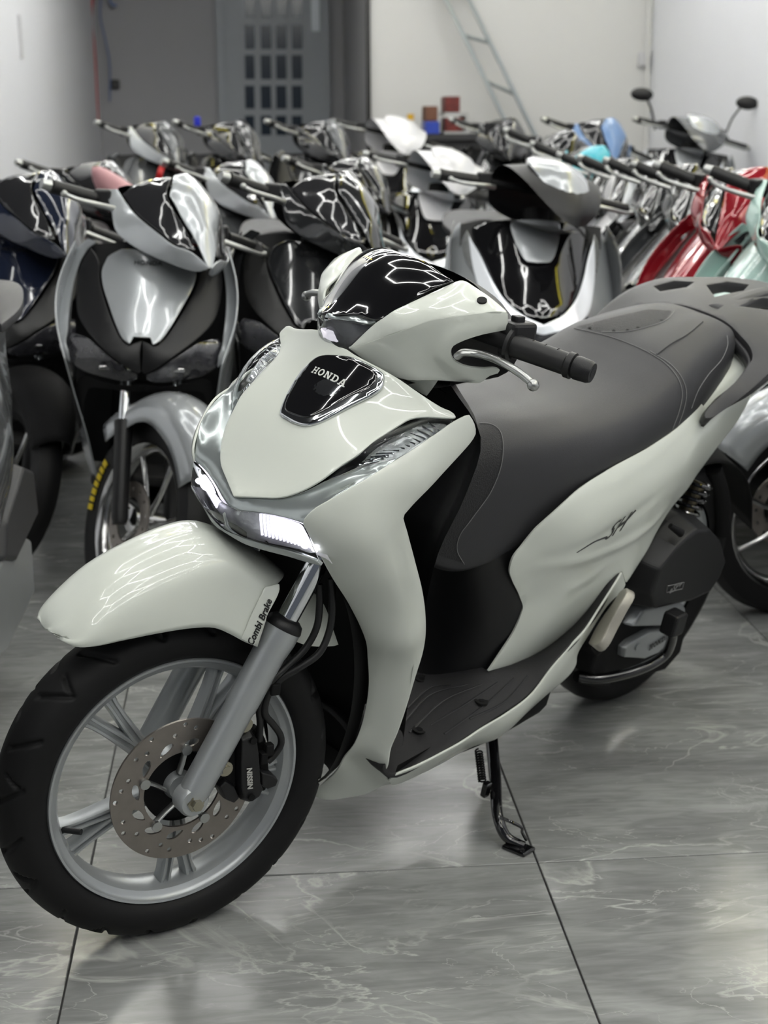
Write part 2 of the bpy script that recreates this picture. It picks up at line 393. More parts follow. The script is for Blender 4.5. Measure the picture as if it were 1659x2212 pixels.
# ramp and raised back floor, as in deep shop houses
def rz(d): return 0 if d < 6.2 else min(.13, (d - 6.2) * .1)
A0, A1 = ALN - .1, AR + .1
V = [room(a, d, z) for (d, z) in ((6.17, -.13), (6.17, 0.001), (7.5, .13), (DB + .1, .13), (DB + .1, -.13)) for a in (A0, A1)]
mk('floor_ramp', V, [(0, 2, 3, 1), (2, 4, 5, 3), (4, 6, 7, 5), (6, 8, 9, 7), (8, 0, 1, 9), (0, 8, 6, 4, 2), (1, 3, 5, 7, 9)], TILEM, smooth=False, kind='structure')
rbox('wall_near_left', ALN - .15, ALN, DF, DJ + .15, -.12, CEIL, WALLM, kind='structure')
rbox('wall_return', ALN, AL - .15, DJ, DJ + .15, -.12, CEIL, WALLM, kind='structure')
rbox('wall_left', AL - .15, AL, DJ, DB + .15, -.12, CEIL, WALLM, kind='structure')
rbox('wall_right', AR, AR + .15, DF, DP + .15, -.12, CEIL, WALLM, kind='structure')
rbox('wall_partition', PE, AR, DP, DP + .15, -.12, CEIL, WALLW, kind='structure')
rbox('wall_back', AL, PE, DB, DB + .15, -.12, CEIL, WALLG, kind='structure')
rbox('wall_recess', PE, PE + .15, DP + .15, DB + .15, -.12, CEIL, WALLG, kind='structure')
rbox('trim_1', PE - .012, PE + .02, DP - .03, DP + .0, .2, CEIL, mat('black_trim', (.01, .01, .01), .4), kind='structure')
rbox('ceiling', ALN - .15, AR + .15, DF, DB + .15, CEIL, CEIL + .1, mat('ceiling_paint', (.03, .03, .032), .7), kind='structure')
rbox('trim_2', AL, AR, DP - .8, DP - .68, 3.0, CEIL, WALLM, kind='structure')   # beam across the back of the shop
# back door
door = rbox('door_1', -.20, .66, DB - .06, DB - .001, .13, 2.75, DOORM, kind='structure')
rbox('door_frame', -.26, -.195, DB - .09, DB - .001, .13, 2.8, DOORM, door); rbox('door_frame', .655, .72, DB - .09, DB - .001, .13, 2.8, DOORM, door)
colsx = [(530, 549), (564, 585), (597, 618), (631, 652)]; rowsy = [(-10, 38), (54, 106), (119, 171), (185, 235), (250, 292)]
for (x0, x1) in colsx:
    for (y0, y1) in rowsy:
        p = RP(x0, y1, DB - .06); q = RP(x1, y0, DB - .06); a0 = (p - CAM) @ RE1; a1 = (q - CAM) @ RE1
        rbox('pane', a0, a1, DB - .068, DB - .055, p[2], q[2], PANEM, door)
        rbox('glazing_bar', a1 + .002, a1 + .010, DB - .075, DB - .055, p[2] - .01, q[2] + .01, DOORM, door)
rbox('mirror_pane', .57, .64, DB - .070, DB - .058, 2.0, 2.35, mat('pale_glass', (.5, .55, .6), .3), door)
# hexagon light tubes on the ceiling
LM = mat('light_tube', (.9, .9, .9), .4, emit=(1.0, 1.0, 0.96), es=LAMP)
def hexgrid(name, label, a0, a1, d0, d1, e, m, drop=.05):
    segs = set(); hx = e * math.sqrt(3)
    for i in range(-30, 30):
        for j in range(-30, 30):
            cx = a0 + hx * (i + (j % 2) / 2); cy = d0 + 1.5 * e * j
            if not (a0 <= cx <= a1 and d0 <= cy <= d1): continue
            P = [(round(cx + e * math.cos(PI / 6 + k * PI / 3), 3), round(cy + e * math.sin(PI / 6 + k * PI / 3), 3)) for k in range(6)]
            for k in range(6): segs.add(tuple(sorted((P[k], P[(k + 1) % 6]))))
    parts = []
    for p, q in sorted(segs):
        A = np.array(room(*p, CEIL - drop)); B = np.array(room(*q, CEIL - drop)); d = B - A; l = np.linalg.norm(d); d /= l; n = np.cross([0, 0, 1], d)
        parts.append(boxVF((A + B) / 2, (l * .97, .022, .02), np.stack([d, n, [0, 0, 1]], 1)))
    o = multi(name, parts, m, None, smooth=False); tag(o, label, 'ceiling light'); return o
hexgrid('hexagon_ceiling_light', 'honeycomb grid of white light tubes on the ceiling over the front of the shop', -.7, 2.7, -1.4, 5.0, .72, LM)
hexgrid('hexagon_ceiling_light', 'added honeycomb grid of white light tubes over the parked scooters, brightening the walls', -.9, 2.6, 6.4, 10.2, .72, LM)  # second grid added at the back to put more light on the walls
YM = mat('yellow_light_strip', (.9, .8, .2), .4, emit=(1.0, .85, .08), es=5.0)
for nm, a_, d0, d1 in (('left', -1.05, 6.5, 10.8), ('right', 2.75, -1.5, 10.8), ('middle', .75, 5.2, 6.2)):
    o = rbox('yellow_light_strip', a_, a_ + .03, d0, d1, CEIL - .05, CEIL - .02, YM); tag(o, 'yellow light strip along the %s of the ceiling' % nm, 'ceiling light')
# things at the back wall
lad = thing('aluminium_ladder', 'tall aluminium ladder leaning diagonally against the white back wall', 'ladder', tuple(RP(1165, 330, 10.8)))
def local(o, P): return [np.array(p) - np.array(o.location) for p in P]
for (p, q) in (((935, -60), (1092, 262)), ((985, -60), (1160, 300))):
    tube('rail', local(lad, [RP(*p, 10.9), RP(*q, 10.7)]), .035, mat('ladder_alloy', (.42, .46, .48), .35, metal=.7), lad, 8, ry=.016)
for t in (.12, .42, .73):
    A = (1 - t) * RP(935, -60, 10.9) + t * RP(1092, 262, 10.7); B = (1 - t) * RP(985, -60, 10.9) + t * RP(1160, 300, 10.7)
    tube('rung', local(lad, [A, B]), .014, mat('rung_alloy', (.25, .27, .28), .4, metal=.6), lad, 8)
def hang(name, label, px, d, r, m, cat='cable'):
    o = tube(name, [RP(u, v, d) for u, v in px], r, m, None, 6, 6); tag(o, label, cat); return o
hang('red_cable', 'red twisted cable hanging down the back left corner', [(203, -30), (197, 40), (203, 100), (207, 170), (211, 260)], 13.5, .012, mat('red_wire', (.45, .05, .05), .5))
hang('blue_cable', 'thin blue cable looped down the corner behind the red one', [(222, -30), (216, 30), (226, 80), (236, 130), (237, 220)], 13.6, .008, mat('blue_wire', (.10, .14, .28), .5))
hang('blue_hose', 'short blue hose end at the top of the back left corner', [(236, -20), (240, 8), (252, 12)], 13.6, .014, mat('blue_wire', (.10, .14, .28), .5), 'hose')
tag(rbox('wall_socket', *sorted(((RP(237, 170, 13.6) - CAM) @ RE1, (RP(256, 170, 13.6) - CAM) @ RE1)), DB - .05, DB, 1.52, 1.60, mat('socket_black', (.01, .01, .01), .4), None, .01), 'small black socket on the grey back wall beside the hanging cables', 'socket')
bench = thing('workbench', 'low black workbench against the white back wall holding boxes', 'workbench', room(1.42, 10.6, .13))
def bl(*a, **k): return rbox(*a, **k)

def bx(name, u0, u1, v0, v1, m, label, cat, dep=.25, d=10.5, group=None):
    p = RP(u0, v1, d); q = RP(u1, v0, d); a0 = (p - CAM) @ RE1; a1 = (q - CAM) @ RE1
    o = rbox(name, a0, a1, d, d + dep, p[2], q[2], m, None, .008); tag(o, label, cat, group); return o
p = RP(880, 290, 10.5); q = RP(1075, 290, 10.5); ba0 = (p - CAM) @ RE1; ba1 = (q - CAM) @ RE1; bz = p[2]
def ch(o, par):
    o.parent = par; o.matrix_parent_inverse = Matrix.Translation(par.location).inverted(); return o
ch(rbox('bench_top', ba0, ba1, 10.4, 10.98, bz - .04, bz, mat('bench_black', (.03, .03, .033), .5)), bench)
ch(rbox('cabinet_body', ba0 + .03, ba1 - .03, 10.45, 10.95, .13, bz - .04, mat('bench_black', (.03, .03, .033), .5)), bench)
BR = mat('brown_card', (.14, .06, .035), .7); RD = mat('red_black_print', (.12, .015, .012), .5, noise=.9, nscale=25)
bx('cardboard_box', 920, 946, 229, 262, BR, 'small brown cardboard box standing on the blue tub', 'box')
bx('blue_tub', 919, 950, 262, 290, mat('blue_plastic', (.02, .05, .35), .4), 'blue plastic tub at the left end of the workbench', 'tub')
bx('product_box', 962, 994, 208, 243, RD, 'black and red box on top of the small white shelf', 'box')
bx('product_box', 962, 1000, 254, 284, RD, 'black and red box inside the small white shelf', 'box')
sh = thing('small_shelf', 'small white shelf with a black box on it above the workbench', 'shelf', tuple(RP(980, 290, 10.5)))
for (v0, v1) in ((243, 249), (284, 289)):
    p = RP(960, v1, 10.5); q = RP(1012, v0, 10.5); ch(rbox('board', (p - CAM) @ RE1, (q - CAM) @ RE1, 10.5, 10.8, p[2], q[2], mat('shelf_white', (.4, .4, .4), .5)), sh)
for u in (1006,):
    p = RP(u, 284, 10.5); q = RP(u + 8, 249, 10.5); ch(rbox('side_board', (p - CAM) @ RE1, (q - CAM) @ RE1, 10.5, 10.8, p[2], q[2], mat('shelf_white', (.4, .4, .4), .5)), sh)
can = thing('spray_can', 'yellow capped white spray can left of the blue tub', 'can', tuple(RP(887, 290, 10.55)))
lathe('can_body', [(.0, 0), (.028, 0), (.028, .085), (.022, .095)], mat('can_white', (.6, .6, .6), .4), can, 16, 'z'); lathe('cap', [(.024, .095), (.024, .135), (0, .137)], mat('can_yellow', (.6, .35, .02), .4), can, 16, 'z')

tag(rbox('light_switch', AR - .012, AR, 8.35, 8.43, 1.62, 1.80, mat('switch_plate', (.5, .5, .52), .4), None, .003), 'narrow pale switch plate on the right wall above the scooters', 'switch')
tag(rbox('light_switch', AL, AL + .012, 9.1, 9.16, 1.62, 1.86, mat('switch_plate', (.5, .5, .52), .4), None, .003), 'narrow pale switch plate high on the left wall', 'switch')
tag(rbox('junction_box', AR - .10, AR - .01, DP - .04, DP, 1.62, 1.72, mat('switch_plate', (.5, .5, .52), .4), None, .006), 'small pale junction box in the back right corner', 'box')
hang('corner_pipe', 'thin pale pipe running down the back right corner', [(1402, -30), (1399, 150), (1396, 330)], 10.93, .014, WALLW, 'pipe')
# ---------------------------------------------------------------- the white scooter in front
LEAN = 0.2417; STEER = -0.3208; CA = R(26.5)
def rotm(k, a):
    K = np.array([[0, -k[2], k[1]], [k[2], 0, -k[0]], [-k[1], k[0], 0]]); return np.eye(3) + math.sin(a) * K + (1 - math.cos(a)) * K @ K
AX = np.array([-math.sin(CA), 0, math.cos(CA)]); HP = np.array([.085, 0, 0])
LM3 = rotm(np.array([1, 0, 0]), -LEAN); SM3 = rotm(AX, STEER)
def s2b(v): return SM3 @ (np.array(v, float) - HP) + HP
# measuring the scooter: photograph pixel + distance from the scooter's centre plane -> point in its own frame
def B(u, v, y=None, x=None, z=None, st=False):
    D = CF + (u - 829.5) / FPX * CR - (v - 1106) / FPX * CU; O = LM3.T @ CAM; D = LM3.T @ D
    if st: O = SM3.T @ (O - HP) + HP; D = SM3.T @ D
    i, val = (1, y) if y is not None else ((0, x) if x is not None else (2, z))
    return O + D * (val - O[i]) / D[i]
def Sx(u, v, y=None, **k): return s2b(B(u, v, y, st=True, **k))
def Bs(L): return [B(u, v, y) for u, v, y in L]
def Ss(L): return [Sx(u, v, y) for u, v, y in L]
def BR(u, v, bvh, lift=0.0):
    D = CF + (u - 829.5) / FPX * CR - (v - 1106) / FPX * CU; O = LM3.T @ CAM; D = LM3.T @ D; D /= np.linalg.norm(D)
    h = bvh.ray_cast(Vector(O), Vector(D))
    if h[0] is None: return None
    return np.array(h[0]) - D * lift
sc = thing('scooter', 'large pearl white scooter with black seat on its side stand, in front of all others', 'scooter', (0, 0, 0), (-LEAN, 0, 0))
P0 = sc
def S2(name, V, F, m, par, **k): return mk(name, [s2b(v) for v in V], F, m, par, **k)

# ---- front wheel (built about the axle, steered)
def wheel_parts(par, xf, RT=.283, rt=.05, RR=.212, detail=True, tyre_m=TYRE, rim_m=SILVER, spokes=5, hubw=.03):
    RC = RT - rt
    prof = []
    hf = [(RT, 0), (RT - .002, .30 * rt), (RT - .008, .60 * rt), (RT - .019, .86 * rt), (RT - .033, .99 * rt), (RT - .047, .99 * rt), (RT - .060, .89 * rt), (RR + .003, .74 * rt)]
    prof = [tuple(v) for v in cr(np.array([(r_, -h_) for r_, h_ in hf[::-1]] + hf[1:]), 4)]
    n = 520 if detail else 48; V = []; F = []
    prof = np.array(prof)
    if detail: prof = resample(prof, .0032)
    q = len(prof); th = np.linspace(0, 2 * PI, n, endpoint=False)
    T, S = np.meshgrid(th, np.arange(q), indexing='ij'); r = prof[S.astype(int), 0]; h = prof[S.astype(int), 1]
    if detail:
        NB = 20; u = (T * NB / (2 * PI)) % 1.0; s = (S / (q - 1) - .5) * 2   # -1..1 across
        dep = np.zeros_like(u)
        sd = np.abs(s); side = s > 0
        # swept chevron grooves and short cross cuts
        c1 = (.15 + .95 * (sd - .05) ** 1.2 + np.where(side, 0, .5)) % 1.0
        dd = np.abs(((u - c1 + .5) % 1) - .5); m1 = (sd > .05) & (sd < .56)
        dep = np.maximum(dep, np.where(m1, np.clip(1.6 - 1.6 * dd / .075, 0, 1), 0))
        c2 = (.66 - .5 * (sd - .3) + np.where(side, 0, .5)) % 1.0
        dd = np.abs(((u - c2 + .5) % 1) - .5); m2 = (sd > .16) & (sd < .50) & ((np.floor(T * NB / (2 * PI)) % 2) == 0)
        dep = np.maximum(dep, np.where(m2, np.clip(1.6 - 1.6 * dd / .06, 0, 1), 0))
        dep = np.maximum(dep, np.where(np.abs(sd - .80) < .008, .3, 0))
        a = np.arctan2(h, r - RC); r = r - dep * .006 * np.cos(a); h = h - dep * .006 * np.sin(a)
    P = np.stack([r * np.cos(T), h, r * np.sin(T) + RT], -1).reshape(-1, 3)
    P = np.array([xf(v) for v in P]) if not isinstance(xf, tuple) else P @ xf[0].T + xf[1]
    for i in range(n):
        for j in range(q - 1):
            F.append((i * q + j, ((i + 1) % n) * q + j, ((i + 1) % n) * q + j + 1, i * q + j + 1))
    ty = mk('tyre', P, F, tyre_m, par, angle=180 if detail else 60)
    return ty
def xs(v): return s2b(v)
sm = (SM3, HP - SM3 @ HP)
rimprof = [(.215, .036), (.2125, .0395), (.209, .0385), (.207, .034), (.203, .031), (.196, .027), (.192, .020), (.189, .008), (.188, 0), (.189, -.008), (.192, -.020), (.196, -.027), (.203, -.031), (.207, -.034), (.209, -.0385), (.2125, -.0395), (.215, -.036)]
def lathe_s(name, prof, m, par, n=96, c=(0, 0, .283), **k): return lathe(name, prof, m, par, n=n, c=np.array(c), xf=xs, **k)
fw_ = lathe_s('front_wheel', rimprof, SILVER, sc, n=160, close=False, angle=30); solid(fw_, .004, 1.0)
wheel_parts(fw_, sm)
lathe_s('hub', [(.0, .052), (.020, .052), (.024, .045), (.026, .03), (.044, .022), (.047, .012), (.047, -.03), (.04, -.04), (.02, -.05), (0, -.05)], SILVER, fw_, n=48)
def spoke_mesh(phi, w_hub=.024, w_rim=.017, split=7.0, r0=.040, r1=.196):
    """a twin spoke: one stem at the hub that forks into two blades at the rim"""
    parts = []
    for sg in (-1, 1):
        P = []
        for t in np.linspace(0, 1, 9):
            r = r0 + (r1 - r0) * t; an = R(sg * (2.0 + (split - 2.0) * t ** .9)) + phi
            P.append((r * math.cos(an), 0.004 + .010 * (1 - t), r * math.sin(an) + .283))
        P = np.array(P); n = len(P)
        T = np.gradient(P, axis=0); T /= np.linalg.norm(T, axis=1)[:, None]
        N = np.cross(T, [0, 1, 0]); V = []; F = []
        for i in range(n):
            t = i / (n - 1); wd = (w_hub * .55 * (1 - t) + w_rim * .5 * t) * (1 + .5 * max(0, t - .85) / .15); dp = .015 - .003 * t
            sec = [(-wd, -dp), (wd, -dp), (wd, dp * .5), (wd * .72, dp), (wd * .35, dp), (wd * .2, dp * .55), (-wd * .2, dp * .55), (-wd * .35, dp), (-wd * .72, dp), (-wd, dp * .5)]
            for a, b in sec: V.append(P[i] + N[i] * a + np.array([0, 1, 0]) * b)
        s = 10
        for i in range(n - 1):
            for j in range(s): F.append((i * s + j, i * s + (j + 1) % s, (i + 1) * s + (j + 1) % s, (i + 1) * s + j))
        parts.append((V, F))
    # web between the blades near the hub
    V = []; 
    for t in (0, .34):
        r = r0 + (r1 - r0) * t
        for sg in (-1, 1):
            an = R(sg * (2 + (split - 2) * t ** .9)) + phi
            for y in (-.008, .006): V.append(np.array([r * math.cos(an), y, r * math.sin(an) + .283]))
    parts.append((V, [(0, 1, 3, 2), (4, 6, 7, 5), (0, 4, 5, 1), (2, 3, 7, 6), (1, 5, 7, 3), (0, 2, 6, 4)]))
    return parts
for k in range(5):
    pr = spoke_mesh(R(48 + 72 * k)); o = multi('spoke', [([s2b(v) for v in V], F) for V, F in pr], SILVER, fw_, angle=35)
# valve
tube('valve', [s2b(v) for v in [(.188, 0.0, .283 - .055), (.176, .022, .283 - .052), (.160, .040, .283 - .049)]][::-1], .005, BLACKP, fw_, 10)
# brake disc with its holes and windows
def ring2(r, n, ph=0): return [(r * math.cos(ph + 2 * PI * i / n), r * math.sin(ph + 2 * PI * i / n)) for i in range(n)]
holes = [ring2(.066, 60)]
for k in range(36):
    a = 2 * PI * k / 36; rr = (.113, .1055, .098)[k % 3]; cx, cy = rr * math.cos(a), rr * math.sin(a)
    if k % 4 == 3: continue
    holes.append([(cx + .0040 * math.cos(t), cy + .0040 * math.sin(t)) for t in [2 * PI * j / 10 for j in range(10)]])
for k in range(12):
    a = 2 * PI * k / 12 + .12; ca, sa = math.cos(a), math.sin(a)
    sh_ = [(.0735, -.008), (.0745, .010), (.0790, .0135), (.0845, .011), (.0875, .002), (.086, -.006), (.080, -.009)]
    sh2 = resample(cr(np.array(sh_), 3, True), .004, True)
    holes.append([(ca * x - sa * (y + (x - .08) * .8), sa * x + ca * (y + (x - .08) * .8)) for x, y in sh2])
def flat_s(name, outer, holes, y, th, m, par, lab=None):
    V2, F, _ = cdt(outer, holes); n = len(V2)
    o = S2(name, [(v[0], y, v[1] + .283) for v in V2], F, m, par, smooth=False, label=lab); solid(o, th, 0); return o
dsk = flat_s('brake_disc', ring2(.121, 120), holes, .056, .0042, DISCM, fw_)
parts = []
for k in range(5):
    a = R(20 + 72 * k); P = [(r * math.cos(a + t), .053, r * math.sin(a + t) + .283) for r, t in ((.028, -.25), (.045, -.05), (.070, .03))]
    arm = tube('carrier_arm', [s2b(v) for v in P], .0065, ALLOY, fw_, 8, ry=.003)
    c = s2b((.070 * math.cos(a), .058, .070 * math.sin(a) + .283)); c2 = s2b((.070 * math.cos(a), .0635, .070 * math.sin(a) + .283))
    tube('disc_bolt', [c, c2], .0085, ALLOY, fw_, 14)
lathe_s('hub_boss', [(0.060, .048), (.060, .040), (.02, .038)], BLACKM, fw_, n=40)

# ---- fork legs
for sg in (1, -1):
    y = .088 * sg; A = np.array([0, y, .283]); D = np.array([-math.sin(R(28.3)), 0, math.cos(R(28.3))])
    leg = tube('fork_leg', [s2b(A + D * t) for t in (-.018, .0, .02, .16, .165, .26, .265, .285, .305)], [.016, .023, .0245, .0245, .026, .0265, .0275, .030, .030], SILVER, sc, 32)
    tube('dust_seal', [s2b(A + D * t) for t in (.303, .306, .316, .322)], [.0305, .031, .028, .020], BLACKP, leg, 24)
    tube('stanchion', [s2b(A + D * t) for t in (.31, .36, .44)], .0175, CHROME, leg, 24)
    if sg == 1:
        flg = tube('axle_lug', [s2b(A + np.array([0, t, 0])) for t in (-.01, .012, .0175)], [.027, .026, .022], SILVER, leg, 28)
        tube('axle_bolt', [s2b(A + np.array([0, t, 0])) for t in (.017, .0215, .0217, .030)], [.014, .014, .0095, .0095], mat('zinc_bolt', (.35, .33, .26), .35, metal=.9), leg, 6, smooth=False)
    else:
        tube('axle_nut', [s2b(A + np.array([0, -t, 0])) for t in (.0, .028)], .014, ALLOY, leg, 6, smooth=False)
# fork bridge and black lower cowl around it
tube('fork_bridge', [s2b(v) for v in [(-.20, .10, .665), (-.205, .09, .68), (-.205, -.09, .68), (-.20, -.10, .665)]], [.022, .032, .032, .022], BLACKM, sc, 16)
tube('steering_stem', [s2b((-.205, 0, .68)), s2b((-.33, 0, .94))], .03, BLACKM, sc, 16)
# ---- caliper
def prism(name, out, y0, y1, inset, m, par, xf, bev=.002):
    O = np.array(out, float); c = O.mean(0); V = []; F = []; n = len(O)
    ins = c + (O - c) * (1 - inset)
    for P, y in ((O, y0), (O, y0 + (y1 - y0) * .65), (ins, y1)): V += [xf((p[0], y, p[1])) for p in P]
    for l in range(2):
        for i in range(n): F.append((l * n + i, l * n + (i + 1) % n, (l + 1) * n + (i + 1) % n, (l + 1) * n + i))
    F += [tuple(range(n))[::-1], tuple(2 * n + i for i in range(n))]
    a = sum(O[i][0] * O[(i + 1) % n][1] - O[(i + 1) % n][0] * O[i][1] for i in range(n))
    if a > 0: F = [f[::-1] for f in F]
    o = mk(name, V, F, m, par, smooth=False)
    b = o.modifiers.new('b', 'BEVEL'); b.width = bev; b.segments = 3; b.limit_method = 'ANGLE'; b.angle_limit = R(20)
    return o
def xz(L, y): return [(lambda p: (p[0], p[2]))(B(u, v, y, st=True)) for u, v in L]
cal = prism('brake_caliper', xz([(514, 1584), (540, 1575), (552, 1590), (556, 1618), (560, 1690), (566, 1705), (558, 1722), (540, 1734), (520, 1728), (513, 1700), (512, 1640)], .082), .058, .092, .14, BLACKP, sc, xs)
prism('caliper_bracket', xz([(520, 1575), (552, 1582), (556, 1600), (530, 1640), (512, 1690), (500, 1712), (476, 1705), (464, 1690), (470, 1672), (490, 1655), (498, 1610)], .07), .050, .074, .08, BLACKM, cal, xs)
prism('pad_cover', xz([(464, 1690), (478, 1676), (500, 1690), (512, 1718), (500, 1730), (480, 1722)], .07), .052, .084, .15, BLACKP, cal, xs)
prism('caliper_back', xz([(548, 1580), (560, 1572), (572, 1592), (578, 1640), (580, 1690), (570, 1712), (560, 1700), (556, 1640)], .065), .046, .070, .10, BLACKM, cal, xs)
prism('caliper_ear', xz([(556, 1660), (586, 1668), (598, 1680), (592, 1694), (572, 1702), (558, 1692)], .075), .055, .085, .15, BLACKP, cal, xs)
for (u, v) in ((529, 1565), (486, 1660)):
    p = B(u, v, .088, st=True); o = tube('caliper_bolt', [s2b(p + [0, t, 0]) for t in (-.02, .0, .0002, .003, .0032, .009)], [.011, .011, .0125, .0125, .0075, .0075], mat('zinc_bolt', (.35, .33, .26), .35, metal=.9), cal, 16, smooth=False)
    q = B(u - 26, v - 4, .080, st=True); tube('caliper_lug', [s2b(q), s2b(p + [0, -.008, 0])], [.020, .012], SILVER, cal, 14)
for (u, v) in ((545, 1598), (541, 1720)):
    p = B(u, v, .090, st=True); tube('pin_bolt', [s2b(p), s2b(p + [0, .006, 0])], .006, BLACKM, cal, 12)
W, F = place(textVF('NISSIN', .0125, .0003, shear=.2, bold=.0005, space=1.05), s2b(B(539, 1681, .0935, st=True)), s2b(B(541, 1730, .0935, st=True)) - s2b(B(537, 1640, .0935, st=True)), s2b(B(560, 1681, .0935, st=True)) - s2b(B(539, 1681, .0935, st=True)))
mk('print', W, F, mat('pale_print', (.42, .42, .40), .4), cal, smooth=False)
# brake hoses
def stube(name, L, r, m, par, seg=10): return tube(name, Ss(L), r, m, par, seg, 6)
stube('brake_hose', [(716, 1250, .10), (718, 1310, .105), (712, 1360, .11), (690, 1410, .115), (650, 1440, .11), (605, 1468, .10), (580, 1500, .095), (572, 1540, .09), (590, 1565, .085), (606, 1590, .08), (606, 1610, .08), (590, 1634, .08), (578, 1645, .08)], .0058, RUBBER, sc)
stube('brake_hose', [(690, 1262, .09), (690, 1310, .095), (684, 1355, .10), (660, 1400, .10), (620, 1440, .10), (588, 1470, .10), (570, 1500, .09), (560, 1530, .085), (562, 1560, .08), (560, 1600, .08)], .0058, RUBBER, sc)
for (u, v, y, l) in ((593, 1487, .10, .016), (568, 1636, .085, .012), (580, 1618, .085, .014)):
    p = B(u, v, y, st=True); box('hose_clip', s2b(p), (l, .014, .02), BLACKM, cal, .002, SM3)
# ---- mudguard
FR = [((53.6, .350), (54.0, .354, .030), (54.2, .355, .036)), ((55.6, .358), (56.6, .342, .060), (56.5, .334, .066)), ((62, .369), (61.5, .341, .071), (60, .321, .073)),
      ((71, .386), (69, .347, .073), (68, .305, .078)), ((81, .399), (78, .355, .074), (79, .293, .082)), ((89, .411), (88, .371, .075), (88, .289, .085)), ((95, .416), (94, .381, .076), (95, .286, .087)),
      ((102, .405), (99, .384, .078), (101, .276, .090)), ((110, .389), (104, .369, .083), (106, .268, .094)), ((118, .375), (110, .352, .088), (111, .265, .098))]
def pol(ph, r, y): return np.array([math.cos(R(ph)) * r, y, .283 + math.sin(R(ph)) * r])
rows = []
for c_, k_, e_ in FR:
    e = pol(*e_); kk = pol(*k_); cc = pol(*c_, 0); lo = (e + kk) / 2 + np.array([0, .003, 0])
    ph = (c_[0] * .55 + k_[0] * .45); rr_ = c_[1] * .62 + k_[1] * .38 + .004; sh = pol(ph, rr_, k_[2] * .66); m2 = pol(c_[0] * .85 + k_[0] * .15, c_[1] * .95 + k_[1] * .05 + .001, k_[2] * .34)
    L = [e, lo, kk, sh, m2, cc]; rows.append(L + [v * [1, -1, 1] for v in L[-2::-1]])
fen = loft('front_mudguard', [[s2b(v) for v in r] for r in rows], WHITE, sc, 4, 5, angle=60); solid(fen, -.0035, -1, 0)
# rear wing of the mudguard that wraps the fork leg
wing = panel('mudguard_side', Ss([(520, 1380, .097), (545, 1326, .101), (572, 1268, .095), (603, 1260, .094), (605, 1275, .100), (577, 1330, .107), (550, 1394, .107), (535, 1388, .103)]), WHITE, fen, normal=s2b((0, 1, 0)) - s2b((0, 0, 0)), thick=.004, sp=.006, deg=2)
panel('mudguard_rear', Ss([(612, 1372, .075), (655, 1273, .07), (690, 1290, .06), (732, 1395, .055), (690, 1397, .060), (655, 1392, .068)]), WHITE, fen, ctrl=Ss([(675, 1350, .068)]), normal=s2b((0, 1, 0)) - s2b((0, 0, 0)), thick=.003, sp=.015)
bvw = bvh_of(wing)
def decal(name, VF, uv0, uvx, uvy, bvh, m, par, lift=.0012):
    """lay a flat print on a surface: origin, +x and +y given where the photograph shows them"""
    o, px, py = [BR(*q, bvh) for q in (uv0, uvx, uvy)]
    if o is None or px is None or py is None: print('decal miss', name); return None
    ex = px - o; ey = py - o; W, F = place(VF, o, ex, ey); nz = np.cross(ex, ey); nz /= np.linalg.norm(nz)
    # settle every vertex on the surface
    out = []
    for v, s in zip(W, VF[0]):
        h = bvh.find_nearest(Vector(v)); out.append((np.array(h[0]) if h[0] is not None else v) + nz * (lift + s[2]))
    return mk(name, out, F, m, par, smooth=False)
decal('print', textVF('Combi Brake', .0145, .0002, shear=.25, bold=.0004), (561, 1346), (573, 1318), (551, 1340), bvw, BTXT, fen)

# ---- front apron pieces: outlines measured on the left half, mirrored about the centre plane
def sym(L):      # L runs from the centre plane round to the centre plane
    P = Bs(L); return P + [p * [1, -1, 1] for p in P[::-1] if abs(p[1]) > 1e-4]
CW = sym([(500, 1068, 0), (560, 1076, .036), (605, 1076, .066), (635, 1068, .082), (665, 1053, .096), (696, 1036, .107), (741, 1004, .119), (771, 986, .127), (789, 968, .130), (807, 952, .132), (861, 922, .140), (888, 906, .145), (922, 900, .160), (952, 903, .175), (986, 905, .192), (984, 896, .190), (975, 888, .180), (952, 877, .165), (910, 852, .132), (864, 822, .095), (822, 797, .065), (762, 762, .02), (745, 752, 0)])
CW = [p + (np.array([-.004, 0, .012]) if (p[1] < -.03 and p[2] > .934) else 0) for p in CW]
cowl = panel('front_cowl', CW,
    WHITE, sc, ctrl=[B(708, 810, 0), B(635, 907, 0), B(560, 1000, 0), B(850, 880, .115), B(850, 880, .115) * [1, -1, 1], B(700, 980, .085), B(700, 980, .085) * [1, -1, 1]], normal=(1, 0, .8), thick=.004, sp=.010, corner=50, deg=4)
bvc = bvh_of(cowl)
def on(L, bvh, lift):
    out = []
    for u, v in L:
        p = BR(u, v, bvh, lift)
        if p is not None: out.append(p)
    return out
# badge: chrome surround, black plate, letters
sur = [(602, 893), (607, 873), (645, 805), (672, 778), (690, 768), (720, 766), (755, 768), (829, 806), (831, 815), (826, 838), (812, 851), (758, 878), (690, 912), (662, 919), (645, 917), (618, 905)]
pl = [(616, 878), (648, 812), (676, 779), (692, 770), (722, 768), (754, 773), (815, 806), (818, 815), (806, 838), (748, 864), (684, 898), (662, 903), (638, 897), (619, 888)]
Po = on(sur, bvc, .006); Pi = on(pl, bvc, .0065)
panel('badge_surround', Po, CHROME, cowl, thick=.006, sp=.008, deg=2, corner=60, normal=(1, 0, .8), bev=.003)
bp_ = panel('badge_plate', Pi, BLACKG, cowl, ctrl=[np.array(Pi).mean(0) + np.array([.004, 0, .0035])], thick=.005, sp=.007, corner=60, normal=(1, 0, .8), bev=.0015, lift=.003, deg=2)
bvp = bvh_of(bp_)
decal('print', slabVF('HONDA', .0118, .0003), (709, 811), (739, 826), (713, 799), bvp, WTXT, cowl, .0008)
